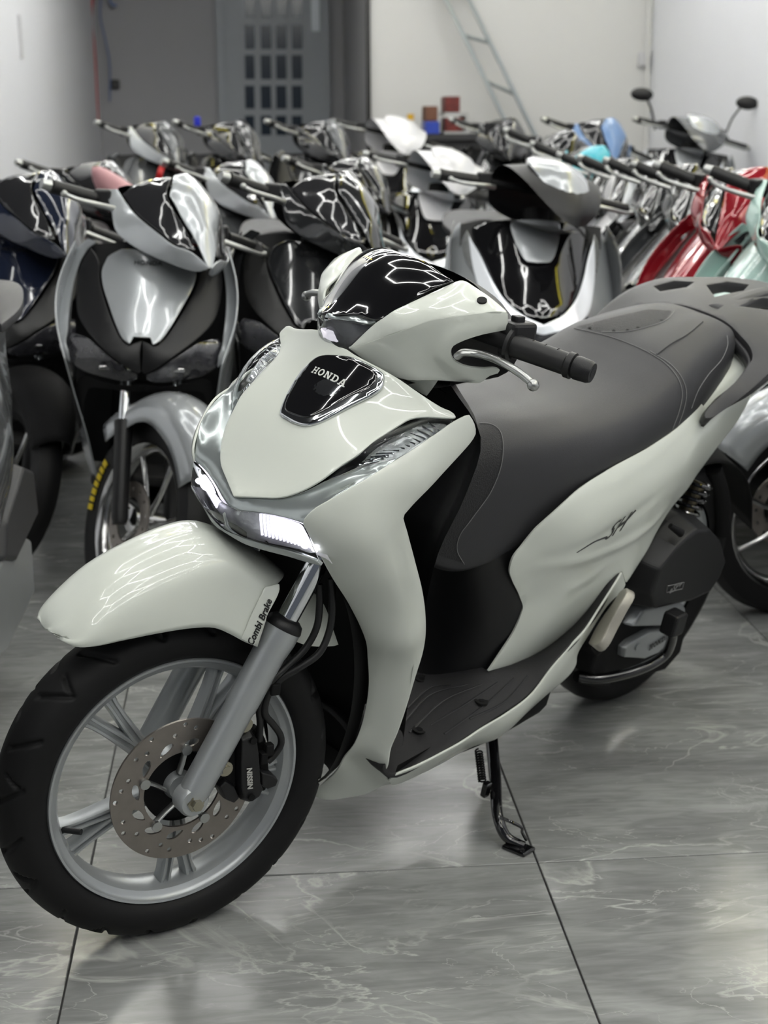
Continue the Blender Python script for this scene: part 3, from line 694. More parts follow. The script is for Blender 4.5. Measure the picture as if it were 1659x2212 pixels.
# satin chrome garnish, V shaped
gar = [(494, 1096, 0), (529, 1104, .024), (574, 1110, .055), (620, 1119, .093), (654, 1130, .121), (662, 1115, .126), (680, 1098, .133), (705, 1083, .142), (741, 1062, .153), (801, 1028, .167), (861, 989, .175), (831, 995, .164), (801, 1002, .150), (771, 1013, .136), (741, 1027, .121), (700, 1038, .105), (665, 1054, .094), (635, 1069, .080), (605, 1077, .064), (560, 1077, .034), (501, 1070, 0)]
panel('chrome_garnish', sym(gar), SATCH, sc, normal=(1, 0, .5), thick=.006, sp=.008, corner=50, lift=-.001, deg=4)
# position lamps and the main headlight
def lamp(name, L, ctrl, m_back, par, refl=True, off=.004):
    out = []
    for s in (1, -1):
        P = [p * [1, s, 1] for p in Bs(L)]; Cc = [p * [1, s, 1] for p in Bs(ctrl)]
        o = panel(name, [p - np.array([.012, 0, .010]) for p in P], m_back, par, ctrl=[p - np.array([.020, 0, .012]) for p in Cc], normal=(1, s * .7, .8), thick=.002, sp=.007, deg=2)
        panel('lens', P, LENS, o, ctrl=Cc, normal=(1, s * .7, .8), thick=.002, sp=.007, deg=2)
        out.append(o)
    return out
REFL = mat('lamp_reflector', (.62, .64, .64), .22, metal=.7, noise=.4, nscale=90, bump=.9, bscale=60)
posl = [(705, 1035, .108), (741, 1006, .119), (771, 988, .127), (789, 970, .130), (807, 954, .132), (861, 924, .140), (888, 908, .145), (922, 902, .160), (952, 905, .175), (984, 908, .192), (952, 932, .190), (921, 950, .186), (891, 968, .181), (861, 988, .175), (831, 994, .164), (801, 1001, .150), (771, 1012, .136), (741, 1026, .121)]
pls = lamp('position_lamp', posl, [(870, 945, .168), (800, 985, .148)], REFL, sc)
ribs = []
for s in (1, -1):
    for i in range(13):   # moulded ribs behind the lens
        t = i / 12; a = np.array([770 + 150 * t, 1000 - 88 * t]); b = np.array([812 + 135 * t, 992 - 62 * t])
        ya = .132 + .030 * t; yb = .150 + .038 * t
        ribs.append(tubeVF([B(a[0], a[1] - 4, ya) * [1, s, 1] - [.007, 0, .006], B(b[0], b[1] - 4, yb) * [1, s, 1] - [.007, 0, .006]], .0016, 6))
for i, s in enumerate((1, -1)): multi('lamp_rib', ribs[i * 13:(i + 1) * 13], CHROME, pls[i])
hl = [(486, 1092, 0), (520, 1104, .020), (560, 1108, .050), (620, 1122, .095), (654, 1133, .123), (664, 1155, .131), (678, 1185, .138), (697, 1222, .150), (683, 1210, .142), (658, 1200, .127), (624, 1189, .105), (574, 1176, .070), (540, 1166, .045), (515, 1156, .022), (490, 1138, 0)]
HREF = mat('headlight_reflector', (.80, .80, .86), .25, metal=.45, noise=.25, nscale=70, bump=.8, bscale=60)
hback = panel('headlight', [p - np.array([.022, 0, .004]) for p in sym(hl)], HREF, sc, normal=(1, 0, .25), thick=.002, sp=.010)
panel('lens', sym(hl), LENS, hback, normal=(1, 0, .25), thick=.0025, sp=.008, corner=50, deg=4)
panel('lamp_trim', sym([(480, 1110, 0), (490, 1140, 0.002), (515, 1158, .022), (540, 1168, .045), (574, 1178, .070), (624, 1191, .105), (658, 1202, .127), (683, 1212, .142), (697, 1224, .150), (660, 1214, .125), (624, 1203, .100), (574, 1190, .066), (525, 1174, .030), (494, 1156, .004)]), mat('pale_trim', (.40, .43, .42), .2, coat=.5), hback, normal=(1, 0, .4), thick=.006, sp=.010)
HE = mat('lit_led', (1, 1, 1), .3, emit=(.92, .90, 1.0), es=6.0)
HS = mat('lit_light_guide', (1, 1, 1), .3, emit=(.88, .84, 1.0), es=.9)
for s in (1, -1):
    for (u, v, y, w_, h_) in ((666, 1190, .130, .012, .009), (620, 1170, .098, .018, .007), (645, 1182, .114, .012, .008)):
        p = B(u, v, y) * [1, s, 1] - np.array([.012, 0, 0])
        bm = bmesh.new(); bmesh.ops.create_uvsphere(bm, u_segments=12, v_segments=8, radius=1)
        for q in bm.verts: q.co = Vector(p) + Vector((q.co.x * .004, q.co.y * w_ * .6, q.co.z * h_ * .5))
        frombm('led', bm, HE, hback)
    for i in range(16):
        t = i / 15; a = np.array([548 + 108 * t, 1117 + 19 * t]); b_ = np.array([552 + 120 * t, 1160 + 32 * t]); ya = .044 + .080 * t; yb = .052 + .080 * t
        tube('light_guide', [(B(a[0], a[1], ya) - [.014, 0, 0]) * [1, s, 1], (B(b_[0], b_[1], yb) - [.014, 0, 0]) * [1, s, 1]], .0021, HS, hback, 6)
# ---- leg shield, white
shl = [(654, 1131, .123), (662, 1116, .128), (680, 1099, .135), (705, 1084, .144), (741, 1063, .155), (801, 1029, .169), (861, 990, .177), (921, 951, .188), (985, 908, .194), (1013, 894, .199), (1024, 911, .206), (1030, 934, .210), (1024, 947, .211), (997, 980, .210), (952, 1029, .208), (905, 1078, .205), (871, 1116, .200), (884, 1162, .196), (899, 1219, .194), (914, 1281, .193), (920, 1333, .192), (917, 1395, .190), (899, 1458, .187), (878, 1525, .182), (858, 1582, .176), (840, 1629, .170), (832, 1665, .165), (836, 1684, .160), (850, 1694, .155), (795, 1714, .115), (744, 1725, .08), (692, 1726, .045), (667, 1712, .022), (696, 1694, .045), (733, 1660, .085), (764, 1608, .105), (785, 1551, .112), (796, 1473, .115), (793, 1411, .118), (780, 1359, .122), (754, 1307, .124), (718, 1250, .128), (697, 1212, .130), (675, 1172, .130)]
lsc = [(760, 1180, .178), (830, 1250, .192), (860, 1400, .181), (850, 1540, .163), (800, 1650, .125), (850, 1100, .196), (900, 1030, .203)]
rel = [([B(u, v, .19) for u, v in ((880, 1120), (850, 1150), (858, 1210), (880, 1300))], -.004, .010)]
for s in (1, -1):
    panel('leg_shield', [p * [1, s, 1] - (np.array([.012, -.006, .020]) * max(0, min(1, (p[2] - .86) / .06)) if s < 0 else 0) for p in Bs(shl)], WHITE, sc, ctrl=[p * [1, s, 1] for p in Bs(lsc)], normal=(.45, s, .1), thick=.004, sp=.011, corner=48, relief=[([np.array(q) * [1, s, 1] for q in r[0]], r[1], r[2]) for r in rel])
# ---- black inner faces: wheel well, inner leg shield, under-seat front, floor
well = []
for z, x, yw in ((.74, -.16, .118), (.66, -.215, .125), (.56, -.275, .120), (.45, -.315, .115), (.34, -.335, .105), (.24, -.335, .085), (.17, -.335, .04)):
    e = .05
    well.append([(x + e, yw, z), (x - .02, yw * .75, z), (x - .035, 0, z), (x - .02, -yw * .75, z), (x + e, -yw, z)])
loft('wheel_well', well, BLACKM, sc, 4, 4)
loft('under_lamp_panel', [[(-.07, .12, .735), (-.045, .05, .725), (-.035, 0, .72), (-.045, -.05, .725), (-.07, -.12, .735)], [(-.16, .12, .70), (-.15, .05, .68), (-.15, 0, .68), (-.15, -.05, .68), (-.16, -.12, .70)], [(-.22, .12, .68), (-.24, .05, .66), (-.24, 0, .66), (-.24, -.05, .66), (-.22, -.12, .68)]], BLACKM, sc, 4, 4)
inner = []
for z, x, yw in ((.97, -.33, .15), (.90, -.36, .205), (.80, -.36, .20), (.70, -.335, .19), (.58, -.335, .187), (.45, -.345, .182), (.36, -.365, .175), (.30, -.385, .165)):
    inner.append([(x + .015, yw, z), (x - .02, yw * .8, z), (x - .03, yw * .4, z), (x - .03, 0, z), (x - .03, -yw * .4, z), (x - .02, -yw * .8, z), (x + .015, -yw, z)])
loft('inner_leg_shield', inner, BLACKP, sc, 4, 3)
usf = []
for z, x, yw in ((.70, -.56, .13), (.62, -.53, .135), (.56, -.545, .14), (.48, -.575, .145), (.40, -.59, .140), (.33, -.585, .135), (.29, -.57, .13)):
    usf.append([(x - .16, yw + .004, z), (x - .09, yw, z), (x - .03, yw * .82, z), (x, yw * .4, z), (x + .004, 0, z), (x, -yw * .4, z), (x - .03, -yw * .82, z), (x - .09, -yw, z), (x - .16, -yw - .004, z)])
loft('under_seat_panel', usf, BLACKP, sc, 4, 3)
flo = [(834, 1648, .168), (838, 1664, .168), (852, 1670, .170), (899, 1650, .183), (951, 1624, .192), (1029, 1577, .20), (1096, 1535, .203), (1148, 1494, .203), (1190, 1437, .202), (1236, 1385, .200), (1288, 1318, .195), (1324, 1261, .191), (1342, 1231, .188), (1314, 1255, .180), (1262, 1323, .165), (1210, 1375, .150), (1158, 1411, .142), (1107, 1432, .138), (1057, 1449, .134)]
FP = Bs(flo); fl = FP + [np.array([-.62, .0, .305])] + [p * [1, -1, 1] for p in FP[::-1]] + [np.array([-.345, -.08, .285]), np.array([-.345, .08, .285])]
fb = panel('floor_board', fl, MATP, sc, normal=(0, 0, 1), ctrl=[(-.45, 0, .293), (-.5, .1, .297), (-.5, -.1, .297)], thick=.010, sp=.02, corner=40, bev=.003)
bvf = bvh_of(fb)
gr = []
for k, (a, c, b) in enumerate([((975, 1478), (930, 1485), (880, 1530)), ((1010, 1478), (930, 1500), (872, 1560)), ((1040, 1478), (960, 1512), (885, 1582)), ((1075, 1474), (1000, 1524), (930, 1565)), ((1110, 1465), (1050, 1520), (960, 1585)), ((1140, 1460), (1090, 1515), (1015, 1552))]):
    L = cr(np.array([a, c, b], float), 10); P = [BR(u, v, bvf, .0008) for u, v in L]; P = [p for p in P if p is not None]
    if len(P) > 2: gr.append(tubeVF(P, .0022, 6, .0012))
multi('tread_rib', gr, mat('floor_mat_rib', (.020, .020, .022), .5), fb)
for (u, v) in ((906, 1576), (1040, 1514), (911, 1466)):
    p = BR(u, v, bvf, 0)
    if p is not None: tube('screw_well', [p + [0, 0, -.004], p + [0, 0, .0012]], [.012, .013], GAP, fb, 18); tube('screw', [p + [0, 0, -.004], p + [0, 0, .002]], .006, BLACKP, fb, 10)
# white skirt below the floor board
top = [(840, 1688, .165), (852, 1676, .172), (899, 1656, .187), (951, 1630, .196), (1029, 1583, .204), (1096, 1541, .207), (1150, 1499, .207), (1194, 1441, .206), (1240, 1388, .204), (1292, 1320, .199), (1328, 1263, .195), (1344, 1236, .191)]
bot = [(1352, 1262, .187), (1346, 1275, .187), (1314, 1307, .190), (1277, 1364, .193), (1249, 1411, .194), (1245, 1436, .192), (1231, 1458, .190), (1184, 1499, .187), (1132, 1546, .184), (1080, 1592, .180), (1023, 1613, .174), (951, 1652, .168), (900, 1677, .165), (850, 1697, .158)]
for s in (1, -1):
    panel('floor_skirt', [p * [1, s, 1] for p in Bs(top + bot)], WHITE, sc, normal=(0, s, .15), thick=.004, sp=.008, corner=55, ctrl=[p * [1, s, 1] for p in Bs([(1000, 1612, .197), (1080, 1572, .203), (1150, 1520, .205), (1215, 1440, .205), (1260, 1372, .204)])])
for s in (1, -1): loft('under_floor', [[(x, s * .17, z), (x, s * .16, z - zz), (x, 0, z - zz - .01)] for x, z, zz in ((-.36, .27, .04), (-.5, .28, .06), (-.65, .29, .08), (-.80, .34, .12))], BLACKM, sc, 4, 4)
# ---- side covers
sid = [(1055, 1450, .136), (1081, 1411, .140), (1107, 1370, .144), (1127, 1323, .148), (1130, 1312, .148), (1122, 1287, .148), (1107, 1255, .147), (1101, 1232, .147), (1109, 1204, .150), (1127, 1180, .153), (1163, 1136, .163), (1240, 1064, .174), (1318, 1012, .178), (1411, 960, .174), (1468, 919, .165), (1512, 870, .150), (1530, 884, .155), (1560, 880, .158), (1624, 852, .125), (1606, 887, .128), (1589, 915, .133), (1559, 954, .142), (1529, 994, .148), (1507, 1024, .154), (1482, 1061, .161), (1457, 1089, .167), (1437, 1118, .171), (1415, 1156, .176), (1400, 1186, .181), (1376, 1224, .184), (1352, 1260, .187), (1343, 1233, .188), (1314, 1258, .182), (1262, 1326, .168), (1210, 1378, .153), (1158, 1414, .145), (1107, 1435, .141)]
sct = [(1180, 1200, .172), (1160, 1330, .160), (1250, 1140, .196), (1300, 1200, .190), (1340, 1090, .205), (1420, 1040, .200), (1500, 960, .180), (1230, 1290, .178), (1130, 1400, .150), (1570, 900, .155)]
covers = []
for s in (1, -1):
    f = lambda L: [p * [1, s, 1] for p in Bs(L)]
    covers.append(panel('side_cover', f(sid), WHITE, sc, ctrl=f(sct), normal=(0, s, .15), thick=.004, sp=.0085, corner=48,
        relief=[(f([(1187, 1232, .19), (1260, 1208, .19), (1330, 1180, .19), (1400, 1135, .19), (1440, 1095, .18)]), .005, .010), (f([(1195, 1215, .19), (1270, 1165, .19), (1350, 1110, .19), (1420, 1060, .19)]), -.003, .012), (f([(1230, 1280, .19), (1290, 1245, .19), (1320, 1215, .19)]), .003, .010), (f([(1160, 1160, .17), (1250, 1075, .18), (1330, 1028, .18), (1420, 975, .18), (1500, 900, .16)]), .002, .012)]))
bvs = bvh_of(covers[0])
decal('print', textVF('SH', .046, .0003, shear=.9, bold=-.0002), (1325, 1143), (1362, 1120), (1318, 1132), bvs, mat('dark_grey_print', (.03, .03, .03), .3), covers[0])
for L in ([(1246, 1194), (1262, 1184), (1285, 1170), (1310, 1160)], [(1335, 1140), (1350, 1128), (1366, 1110), (1373, 1102)]):
    P = [BR(u, v, bvs, .001) for u, v in cr(np.array(L, float), 6)]; P = [p for p in P if p is not None]
    if len(P) > 2: tube('print', P, np.linspace(.0007, .0018, len(P)), mat('dark_grey_print', (.03, .03, .03), .3), covers[0], 6)
# ---- seat
SS = [(-.40, .66, .055, .72), (-.45, .600, .080, .785), (-.52, .575, .105, .815), (-.60, .595, .130, .830), (-.70, .665, .156, .832), (-.80, .718, .168, .835), (-.92, .752, .168, .855), (-1.00, .765, .163, .882), (-1.06, .776, .158, .905), (-1.15, .790, .142, .925), (-1.24, .815, .122, .935), (-1.30, .850, .100, .932), (-1.335, .885, .065, .918), (-1.345, .90, .02, .908)]
rows = []
for x, zl, wl, zt in SS:
    h = zt - zl; sx = 0
    pts = [(wl * .90, zl - .004), (wl * 1.0, zl + .03 * h), (wl * 1.03, zl + .30 * h), (wl * .99, zl + .62 * h), (wl * .86, zl + .85 * h), (wl * .60, zt - .035 * h), (wl * .3, zt), (0, zt + .0)]
    L = [(x, y, z) for y, z in pts]; rows.append(L + [(x, -y, z) for y, z in pts[-2::-1]])
seat = loft('seat', rows, SEATM, sc, 7, 5, angle=180, caps=True)
bvt = bvh_of(seat)
def stitch(L, r=.0007, m=THREAD, name='seam', dashed=False):
    P = [BR(u, v, bvt, .0013) for u, v in cr(np.array(L, float), 14)]; P = [p for p in P if p is not None]
    if len(P) < 3: print('seam miss', L[0]); return
    tube(name, P, r, m, seat, 6)
seam1 = [(1240, 709), (1318, 727), (1395, 758), (1440, 787), (1465, 818), (1474, 850), (1468, 886), (1453, 928)]
stitch(seam1); stitch([(u + 9, v + 0) for u, v in seam1[2:]] ); 
stitch([(1036, 914), (1060, 916), (1078, 928), (1086, 950), (1084, 1000), (1062, 1060), (1020, 1120), (992, 1160), (988, 1190), (1003, 1219)])
stitch([(1517, 695), (1480, 725), (1450, 742), (1428, 758), (1418, 766)], .0022, SEATM, 'piping')
stitch([(1571, 725), (1572, 745), (1560, 775), (1530, 810), (1508, 845), (1494, 882)]); stitch([(1457, 672), (1440, 690), (1400, 705), (1350, 716), (1300, 717)])
# grained inserts: knee grip on the nose, top of the pillion
def seat_patch(L, name, m):
    P = [BR(u, v, bvt, .0) for u, v in L]; P = [p for p in P if p is not None]
    return P
kg = [(905, 1090), (950, 1010), (1000, 930), (1036, 916), (1060, 918), (1078, 930), (1086, 952), (1084, 1000), (1062, 1060), (1020, 1120), (992, 1160), (988, 1190), (1000, 1217), (950, 1200), (900, 1160)]
def drape(name, L, m, s=6.0, lift=.0007):
    O = [tuple(q) for q in resample(np.array(L, float), s, True)]; V, F, _ = cdt(O, (), s); W = [BR(u, v, bvt, lift) for u, v in V]
    F = [f for f in F if all(W[i] is not None for i in f)]; F = [f[::-1] if (V[f[1]][0] - V[f[0]][0]) * (V[f[2]][1] - V[f[0]][1]) - (V[f[1]][1] - V[f[0]][1]) * (V[f[2]][0] - V[f[0]][0]) > 0 else f for f in F]
    mk(name, [w if w is not None else (0, 0, 0) for w in W], F, m, seat, angle=180)
drape('knee_grip', kg, SEATG); drape('top_insert', [(1244, 706), (1330, 684), (1400, 668), (1452, 671), (1438, 690), (1400, 704), (1350, 715), (1310, 718)], SEATG)
# ---- grab rail
def ovals(name, L, rx, ry, m, par, seg=14): return tube(name, L, rx, m, par, seg, 6, **{})
RIN = [(-1.325, .0, .930), (-1.322, .060, .926), (-1.308, .105, .914), (-1.297, .135, .903), (-1.284, .152, .892), (-1.26, .161, .880), (-1.21, .169, .857), (-1.155, .173, .836), (-1.112, .173, .812)]
ROUT = [(-1.096, .179, .800), (-1.104, .186, .800), (-1.15, .192, .815), (-1.20, .197, .838), (-1.26, .202, .872), (-1.32, .203, .900), (-1.38, .197, .920), (-1.44, .180, .935), (-1.50, .150, .942), (-1.56, .125, .945), (-1.64, .105, .942), (-1.72, .070, .935), (-1.745, 0, .932)]
RH = [np.array(q) for q in RIN + ROUT]
RHh = [np.array(q) for q in [(-1.41, .030, .935), (-1.47, .088, .94), (-1.555, .085, .94), (-1.60, .055, .94), (-1.52, .024, .94)]]
RH2 = [np.array(q) for q in [(-1.365, .135, .925), (-1.385, .165, .925), (-1.44, .150, .93), (-1.47, .118, .93), (-1.42, .105, .93)]]
rail = panel('grab_rail', RH + [q * [1, -1, 1] for q in RH[-2:0:-1]], GREYP, sc, normal=(0, 0, 1), thick=.024, sp=.012, bev=.007, corner=65, holes3=[RHh, [q * [1, -1, 1] for q in RHh[::-1]], RH2, [q * [1, -1, 1] for q in RH2[::-1]]])
IN = [np.array(q) - np.array([0, 0, .012]) for q in RIN]
lipc = cr(np.array([q * [1, -1, 1] for q in IN[:0:-1]] + IN), 4)
grid('rail_lip', [[q, q - np.array([.003, 0, .014]), q - np.array([.006, 0, .026])] for q in lipc], GREYP, rail, thick=.006)
loft('rail_spine', [[(x, y, z + (.004 if abs(y) < .01 else 0)) for y in (-.016, -.008, 0, .008, .016)] for x, z in ((-1.36, .928), (-1.45, .938), (-1.55, .946), (-1.66, .944))], GREYP, rail, 3, 2, thick=.006)
# tail cowl under the rail
tl = []
for x, zt, zb, wd in ((-1.10, .80, .72, .150), (-1.25, .85, .76, .140), (-1.40, .88, .77, .120), (-1.55, .90, .79, .095), (-1.68, .90, .82, .060)):
    tl.append([(x, 0, zt + .01), (x, wd * .6, zt + .005), (x, wd, zt - .015), (x, wd * .95, zb), (x, wd * .5, zb - .02), (x, 0, zb - .02), (x, -wd * .5, zb - .02), (x, -wd * .95, zb), (x, -wd, zt - .015), (x, -wd * .6, zt + .005)])
loft('tail_cowl', tl, WHITE, sc, 4, 4, closed=True, caps=True)
panel('tail_lamp', [(-1.69, .05, .90), (-1.66, .075, .86), (-1.67, .05, .83), (-1.69, 0, .82), (-1.67, -.05, .83), (-1.66, -.075, .86), (-1.69, -.05, .90)], mat('red_lens', (.35, .01, .01), .1, coat=.5), sc, normal=(-1, 0, 0), thick=.01, sp=.02)
# ---- handlebar cover (steered)
scr = [(706, 677, .012), (774, 684, .050), (812, 693, .080), (831, 682, .092), (870, 659, .104), (921, 635, .118), (982, 607, .136), (961, 595, .118), (945, 584, .10), (915, 561, .06), (891, 551, .035), (867, 548, .005)]
hb_ = lambda L: Ss(L)
def ssym(L):
    P = [B(u, v, y, st=True) for u, v, y in L]; return [s2b(p) for p in P] + [s2b(p * [1, -1, 1]) for p in P[::-1] if abs(p[1]) > .006]
nS = (SM3 @ np.array([.75, 0, .66])); nS = tuple(nS)
hcov = None
up = [(753, 752, .050), (789, 717, .068), (813, 696, .082), (831, 684, .094), (870, 661, .106), (921, 637, .120), (982, 609, .138), (999, 605, .150), (1027, 620, .175), (1057, 640, .200), (1078, 657, .218), (1097, 674, .235), (1090, 674, .238), (1045, 676, .224), (997, 682, .202), (955, 688, .182), (921, 695, .162), (876, 712, .135), (830, 728, .100), (790, 742, .072)]
lo_ = [(753, 752, .050), (790, 742, .072), (830, 728, .100), (876, 712, .135), (921, 695, .162), (955, 688, .182), (997, 682, .202), (1045, 676, .224), (1097, 674, .240), (1097, 712, .240), (1042, 723, .222), (997, 738, .202), (977, 750, .190), (973, 765, .186), (979, 778, .186), (1000, 790, .192), (1042, 796, .205), (1068, 795, .214), (1080, 799, .217), (1078, 806, .215), (1056, 813, .206), (1037, 827, .196), (997, 825, .178), (921, 821, .140), (870, 819, .112), (801, 787, .068)]
def sm_(L, s): return [s2b(B(u, v, y, st=True) * [1, s, 1]) for u, v, y in L]
for s in (1, -1):
    o = panel('handlebar_cover', sm_(up, s), WHITE, sc if hcov is None else sc, ctrl=sm_([(940, 660, .158), (1030, 655, .205), (860, 690, .118)], s), normal=tuple(SM3 @ np.array([.7, s * .5, .7])), thick=.004, sp=.008, corner=48)
    if hcov is None: hcov = o
    panel('handlebar_cover_side', sm_(lo_, s), WHITE, o, ctrl=sm_([(880, 765, .125), (930, 750, .158), (950, 790, .160), (1010, 700, .208), (1040, 812, .200)], s), normal=tuple(SM3 @ np.array([.6, s, -.1])), thick=.004, sp=.008, corner=48, relief=[(sm_([(1085, 702, .24), (1040, 706, .225), (990, 722, .205), (957, 752, .185), (955, 775, .18), (985, 805, .185), (1040, 815, .2)], s), .003, .007)])
    hp0 = BR(1041, 650, bvh_of(o)) if s == 1 else None
    if hp0 is not None: hpS = SM3.T @ (hp0 - HP) + HP
    hp = s2b(hpS * [1, s, 1]); nn = SM3 @ np.array([.3, s * .35, .9]); nn /= np.linalg.norm(nn)
    tube('mirror_hole', [hp - nn * .002, hp + nn * .0022], .0075, GAP, o, 20)
screen = panel('meter_visor', ssym(scr), BLACKG, hcov, ctrl=[s2b(v) for v in [(-.285, 0, 1.075), (-.325, 0, 1.108), (-.30, .07, 1.068), (-.30, -.07, 1.068)]], normal=nS, thick=.004, sp=.007, corner=50, bev=.001, deg=3)
panel('visor_rim', ssym([(700, 690, .010), (707, 676, .012), (774, 684, .050), (812, 694, .080), (800, 700, .072), (782, 698, .062), (765, 694, .052), (722, 690, .022), (702, 694, .006)]), SATCH, hcov, normal=nS, thick=.006, sp=.006, lift=.001)
P = [B(u, v, y, st=True) for u, v, y in [(700, 692, .004), (765, 696, .052), (785, 700, .062), (803, 703, .073), (789, 716, .068), (753, 750, .050), (741, 752, .040), (712, 748, .012)]]
lampo = [s2b(p) for p in P] + [s2b(p * [1, -1, 1]) for p in P[::-1]]
fl_ = panel('front_lamp', [p - SM3 @ np.array([.010, 0, .0]) for p in lampo], mat('grey_lamp_back', (.12, .12, .125), .25, metal=.5), hcov, normal=nS, thick=.002, sp=.01)
panel('lens', lampo, LENS, fl_, normal=nS, thick=.002, sp=.008)
P = [B(u, v, y, st=True) for u, v, y in [(692, 716, .006), (705, 712, .008), (722, 718, .018), (745, 718, .034), (770, 712, .052), (775, 716, .054), (758, 734, .045), (735, 736, .030), (705, 736, .008)]]
panel('led_bar', [s2b(p - np.array([.006, 0, 0])) for p in P] + [s2b(p * [1, -1, 1] - np.array([.006, 0, 0])) for p in P[::-1]], mat('white_led_bar', (.8, .78, .82), .3, emit=(.95, .9, 1), es=.45), fl_, normal=nS, thick=.003, sp=.01)
# cover back, dark interior, neck
loft('cover_back', [[s2b(v) for v in r] for r in ([(-.40, -.235, 1.055), (-.42, -.12, 1.09), (-.42, 0, 1.10), (-.42, .12, 1.09), (-.40, .235, 1.055)], [(-.45, -.22, 1.03), (-.47, -.12, 1.06), (-.48, 0, 1.07), (-.47, .12, 1.06), (-.45, .22, 1.03)], [(-.44, -.20, .97), (-.46, -.12, .96), (-.46, 0, .95), (-.46, .12, .96), (-.44, .20, .97)], [(-.37, -.19, .955), (-.36, -.12, .93), (-.35, 0, .92), (-.36, .12, .93), (-.37, .19, .955)])], BLACKP, hcov, 4, 4)
panel('cover_neck', Ss([(870, 818, .105), (947, 821, .145), (921, 856, .12), (880, 832, .10), (845, 808, .085)]), WHITE, hcov, normal=tuple(SM3 @ np.array([.5, 1, -.1])), thick=.003, sp=.01)
# fill between the apron top and the column
loft('column_cover', [[(-.275, -.09, .95), (-.262, 0, .965), (-.275, .09, .95)], [(-.31, -.10, .955), (-.31, 0, .97), (-.31, .10, .955)], [(-.37, -.11, .93), (-.38, 0, .94), (-.37, .11, .93)]], BLACKM, sc, 4, 4)
bar = tube('handlebar', [s2b((-.400, -.25, 1.027)), s2b((-.385, -.12, 1.03)), s2b((-.385, .12, 1.03)), s2b((-.400, .25, 1.027))], .0115, BLACKM, sc, 14, 6)
for s in (1, -1):
    A = B(1098, 742, .245, st=True) * [1, s, 1]; Z = B(1280, 806, .362, st=True) * [1, s, 1]; D = Z - A; L = np.linalg.norm(D); D /= L
    ts = [0, .002, .008, .010, .10, .103, .112, .115]; rs = [.010, .0245, .0245, .0175, .0168, .0195, .0195, .012]
    k = L / .152
    gp = tube('hand_grip', [s2b(A + D * t * k * 1.05) for t in ts], rs, RUBBER, bar, 28)
    tube('bar_end_weight', [s2b(A + D * t * k) for t in (.118, .120, .126, .146, .152, .1525, .148)], [.012, .0165, .0178, .0168, .0145, .008, .005], BLACKP, gp, 28)
    rb = []
    for j in range(3):
        P = []
        for q in range(15):
            a = -1.2 + q / 14 * 3.0; tt = (.030 + .022 * j + .012 * math.tanh((q - 7) / 2.5)) * k; n1 = np.cross(D, [0, 0, 1]); n1 /= np.linalg.norm(n1); n2 = np.cross(n1, D)
            P.append(s2b(A + D * tt + (-n1 * math.cos(a) * s + n2 * math.sin(a)) * .0170))
        rb.append(tubeVF(P, .0009, 5))
    multi('grip_groove', rb, GAP, gp)
    box('switch_housing', s2b(A - D * .006 + np.array([-.022, 0, .004])), (.044, .040, .054), BLACKP, bar, .006, SM3)
    box('switch_button', s2b(A - D * .006 + np.array([-.020, 0, .034])), (.016, .016, .010), BLACKP, bar, .002, SM3)
    LV = [(988, 770, .19), (1000, 762, .197), (1030, 764, .21), (1060, 772, .235), (1090, 786, .272), (1118, 803, .303), (1140, 820, .325), (1152, 832, .336)]
    P = [B(u, v, y, st=True) * [1, s, 1] for u, v, y in LV]; Q = cr(np.array([s2b(p) for p in P]), 6); n = len(Q)
    V, F = tubeVF(Q, np.interp(np.linspace(0, 1, n), [0, .3, .7, 1], [.012, .0085, .0065, .0055]), 14, np.interp(np.linspace(0, 1, n), [0, .3, .7, 1], [.006, .006, .006, .0055]))
    lv = mk('brake_lever', V, F, ALLOY, sc)
    bm = bmesh.new(); bmesh.ops.create_uvsphere(bm, u_segments=20, v_segments=12, radius=.0088, matrix=Matrix.Translation(Vector(Q[-1])))
    frombm('lever_ball', bm, ALLOY, lv)
# ---- rear wheel, engine, stands
rw = lathe('rear_wheel', rimprof, SILVER, sc, n=64, c=np.array([-1.353, 0, .299])); 
o = wheel_parts(rw, (np.eye(3), np.array([-1.353, 0, 0])), RT=.299, rt=.06, detail=False)
for k in range(5):
    pr = spoke_mesh(R(10 + 72 * k)); multi('spoke', [([np.array(v) + [-1.353, 0, .016] for v in V], F) for V, F in pr], SILVER, rw, angle=35)
BXZ = lambda L, y: [(lambda p: (p[0], p[2]))(B(u, v, y)) for u, v in L]
idt = lambda v: np.array(v, float)
eng = prism('engine_cover', BXZ([(1250, 1445, ), (1262, 1405), (1310, 1340), (1360, 1290), (1400, 1280), (1452, 1286), (1466, 1300), (1468, 1345), (1455, 1400), (1420, 1440), (1340, 1462), (1275, 1470)], .10), .03, .125, .05, BLACKM, sc, idt, .006)
al = prism('alloy_casing', BXZ([(1340, 1345), (1368, 1305), (1452, 1290), (1464, 1302), (1466, 1338), (1440, 1343)], .125), .10, .150, .08, SILVER, eng, idt, .006)
ins = prism('alloy_insert', BXZ([(1342, 1418), (1344, 1398), (1356, 1386), (1400, 1362), (1440, 1357), (1446, 1372), (1434, 1392), (1418, 1408), (1388, 1421)], .135), .118, .142, .04, SILVER, eng, idt, .003)
p = B(1376, 1396, .142); tube('insert_bolt', [p, p + [0, .004, 0]], .009, SILVER, eng, 16); 
W, F = place(slabVF('HONDA', .014, .0006, .9), B(1424, 1386, .1445), (-1, 0, .12), (.12, 0, 1)); mk('print', W, F, BTXT, eng, smooth=False)
tube('crankcase', [(-1.0, .02, .24), (-1.0, -.10, .24)], .11, BLACKM, sc, 24)
box('swing_arm', (-1.20, .085, .30), (.36, .05, .09), BLACKM, sc, .02)
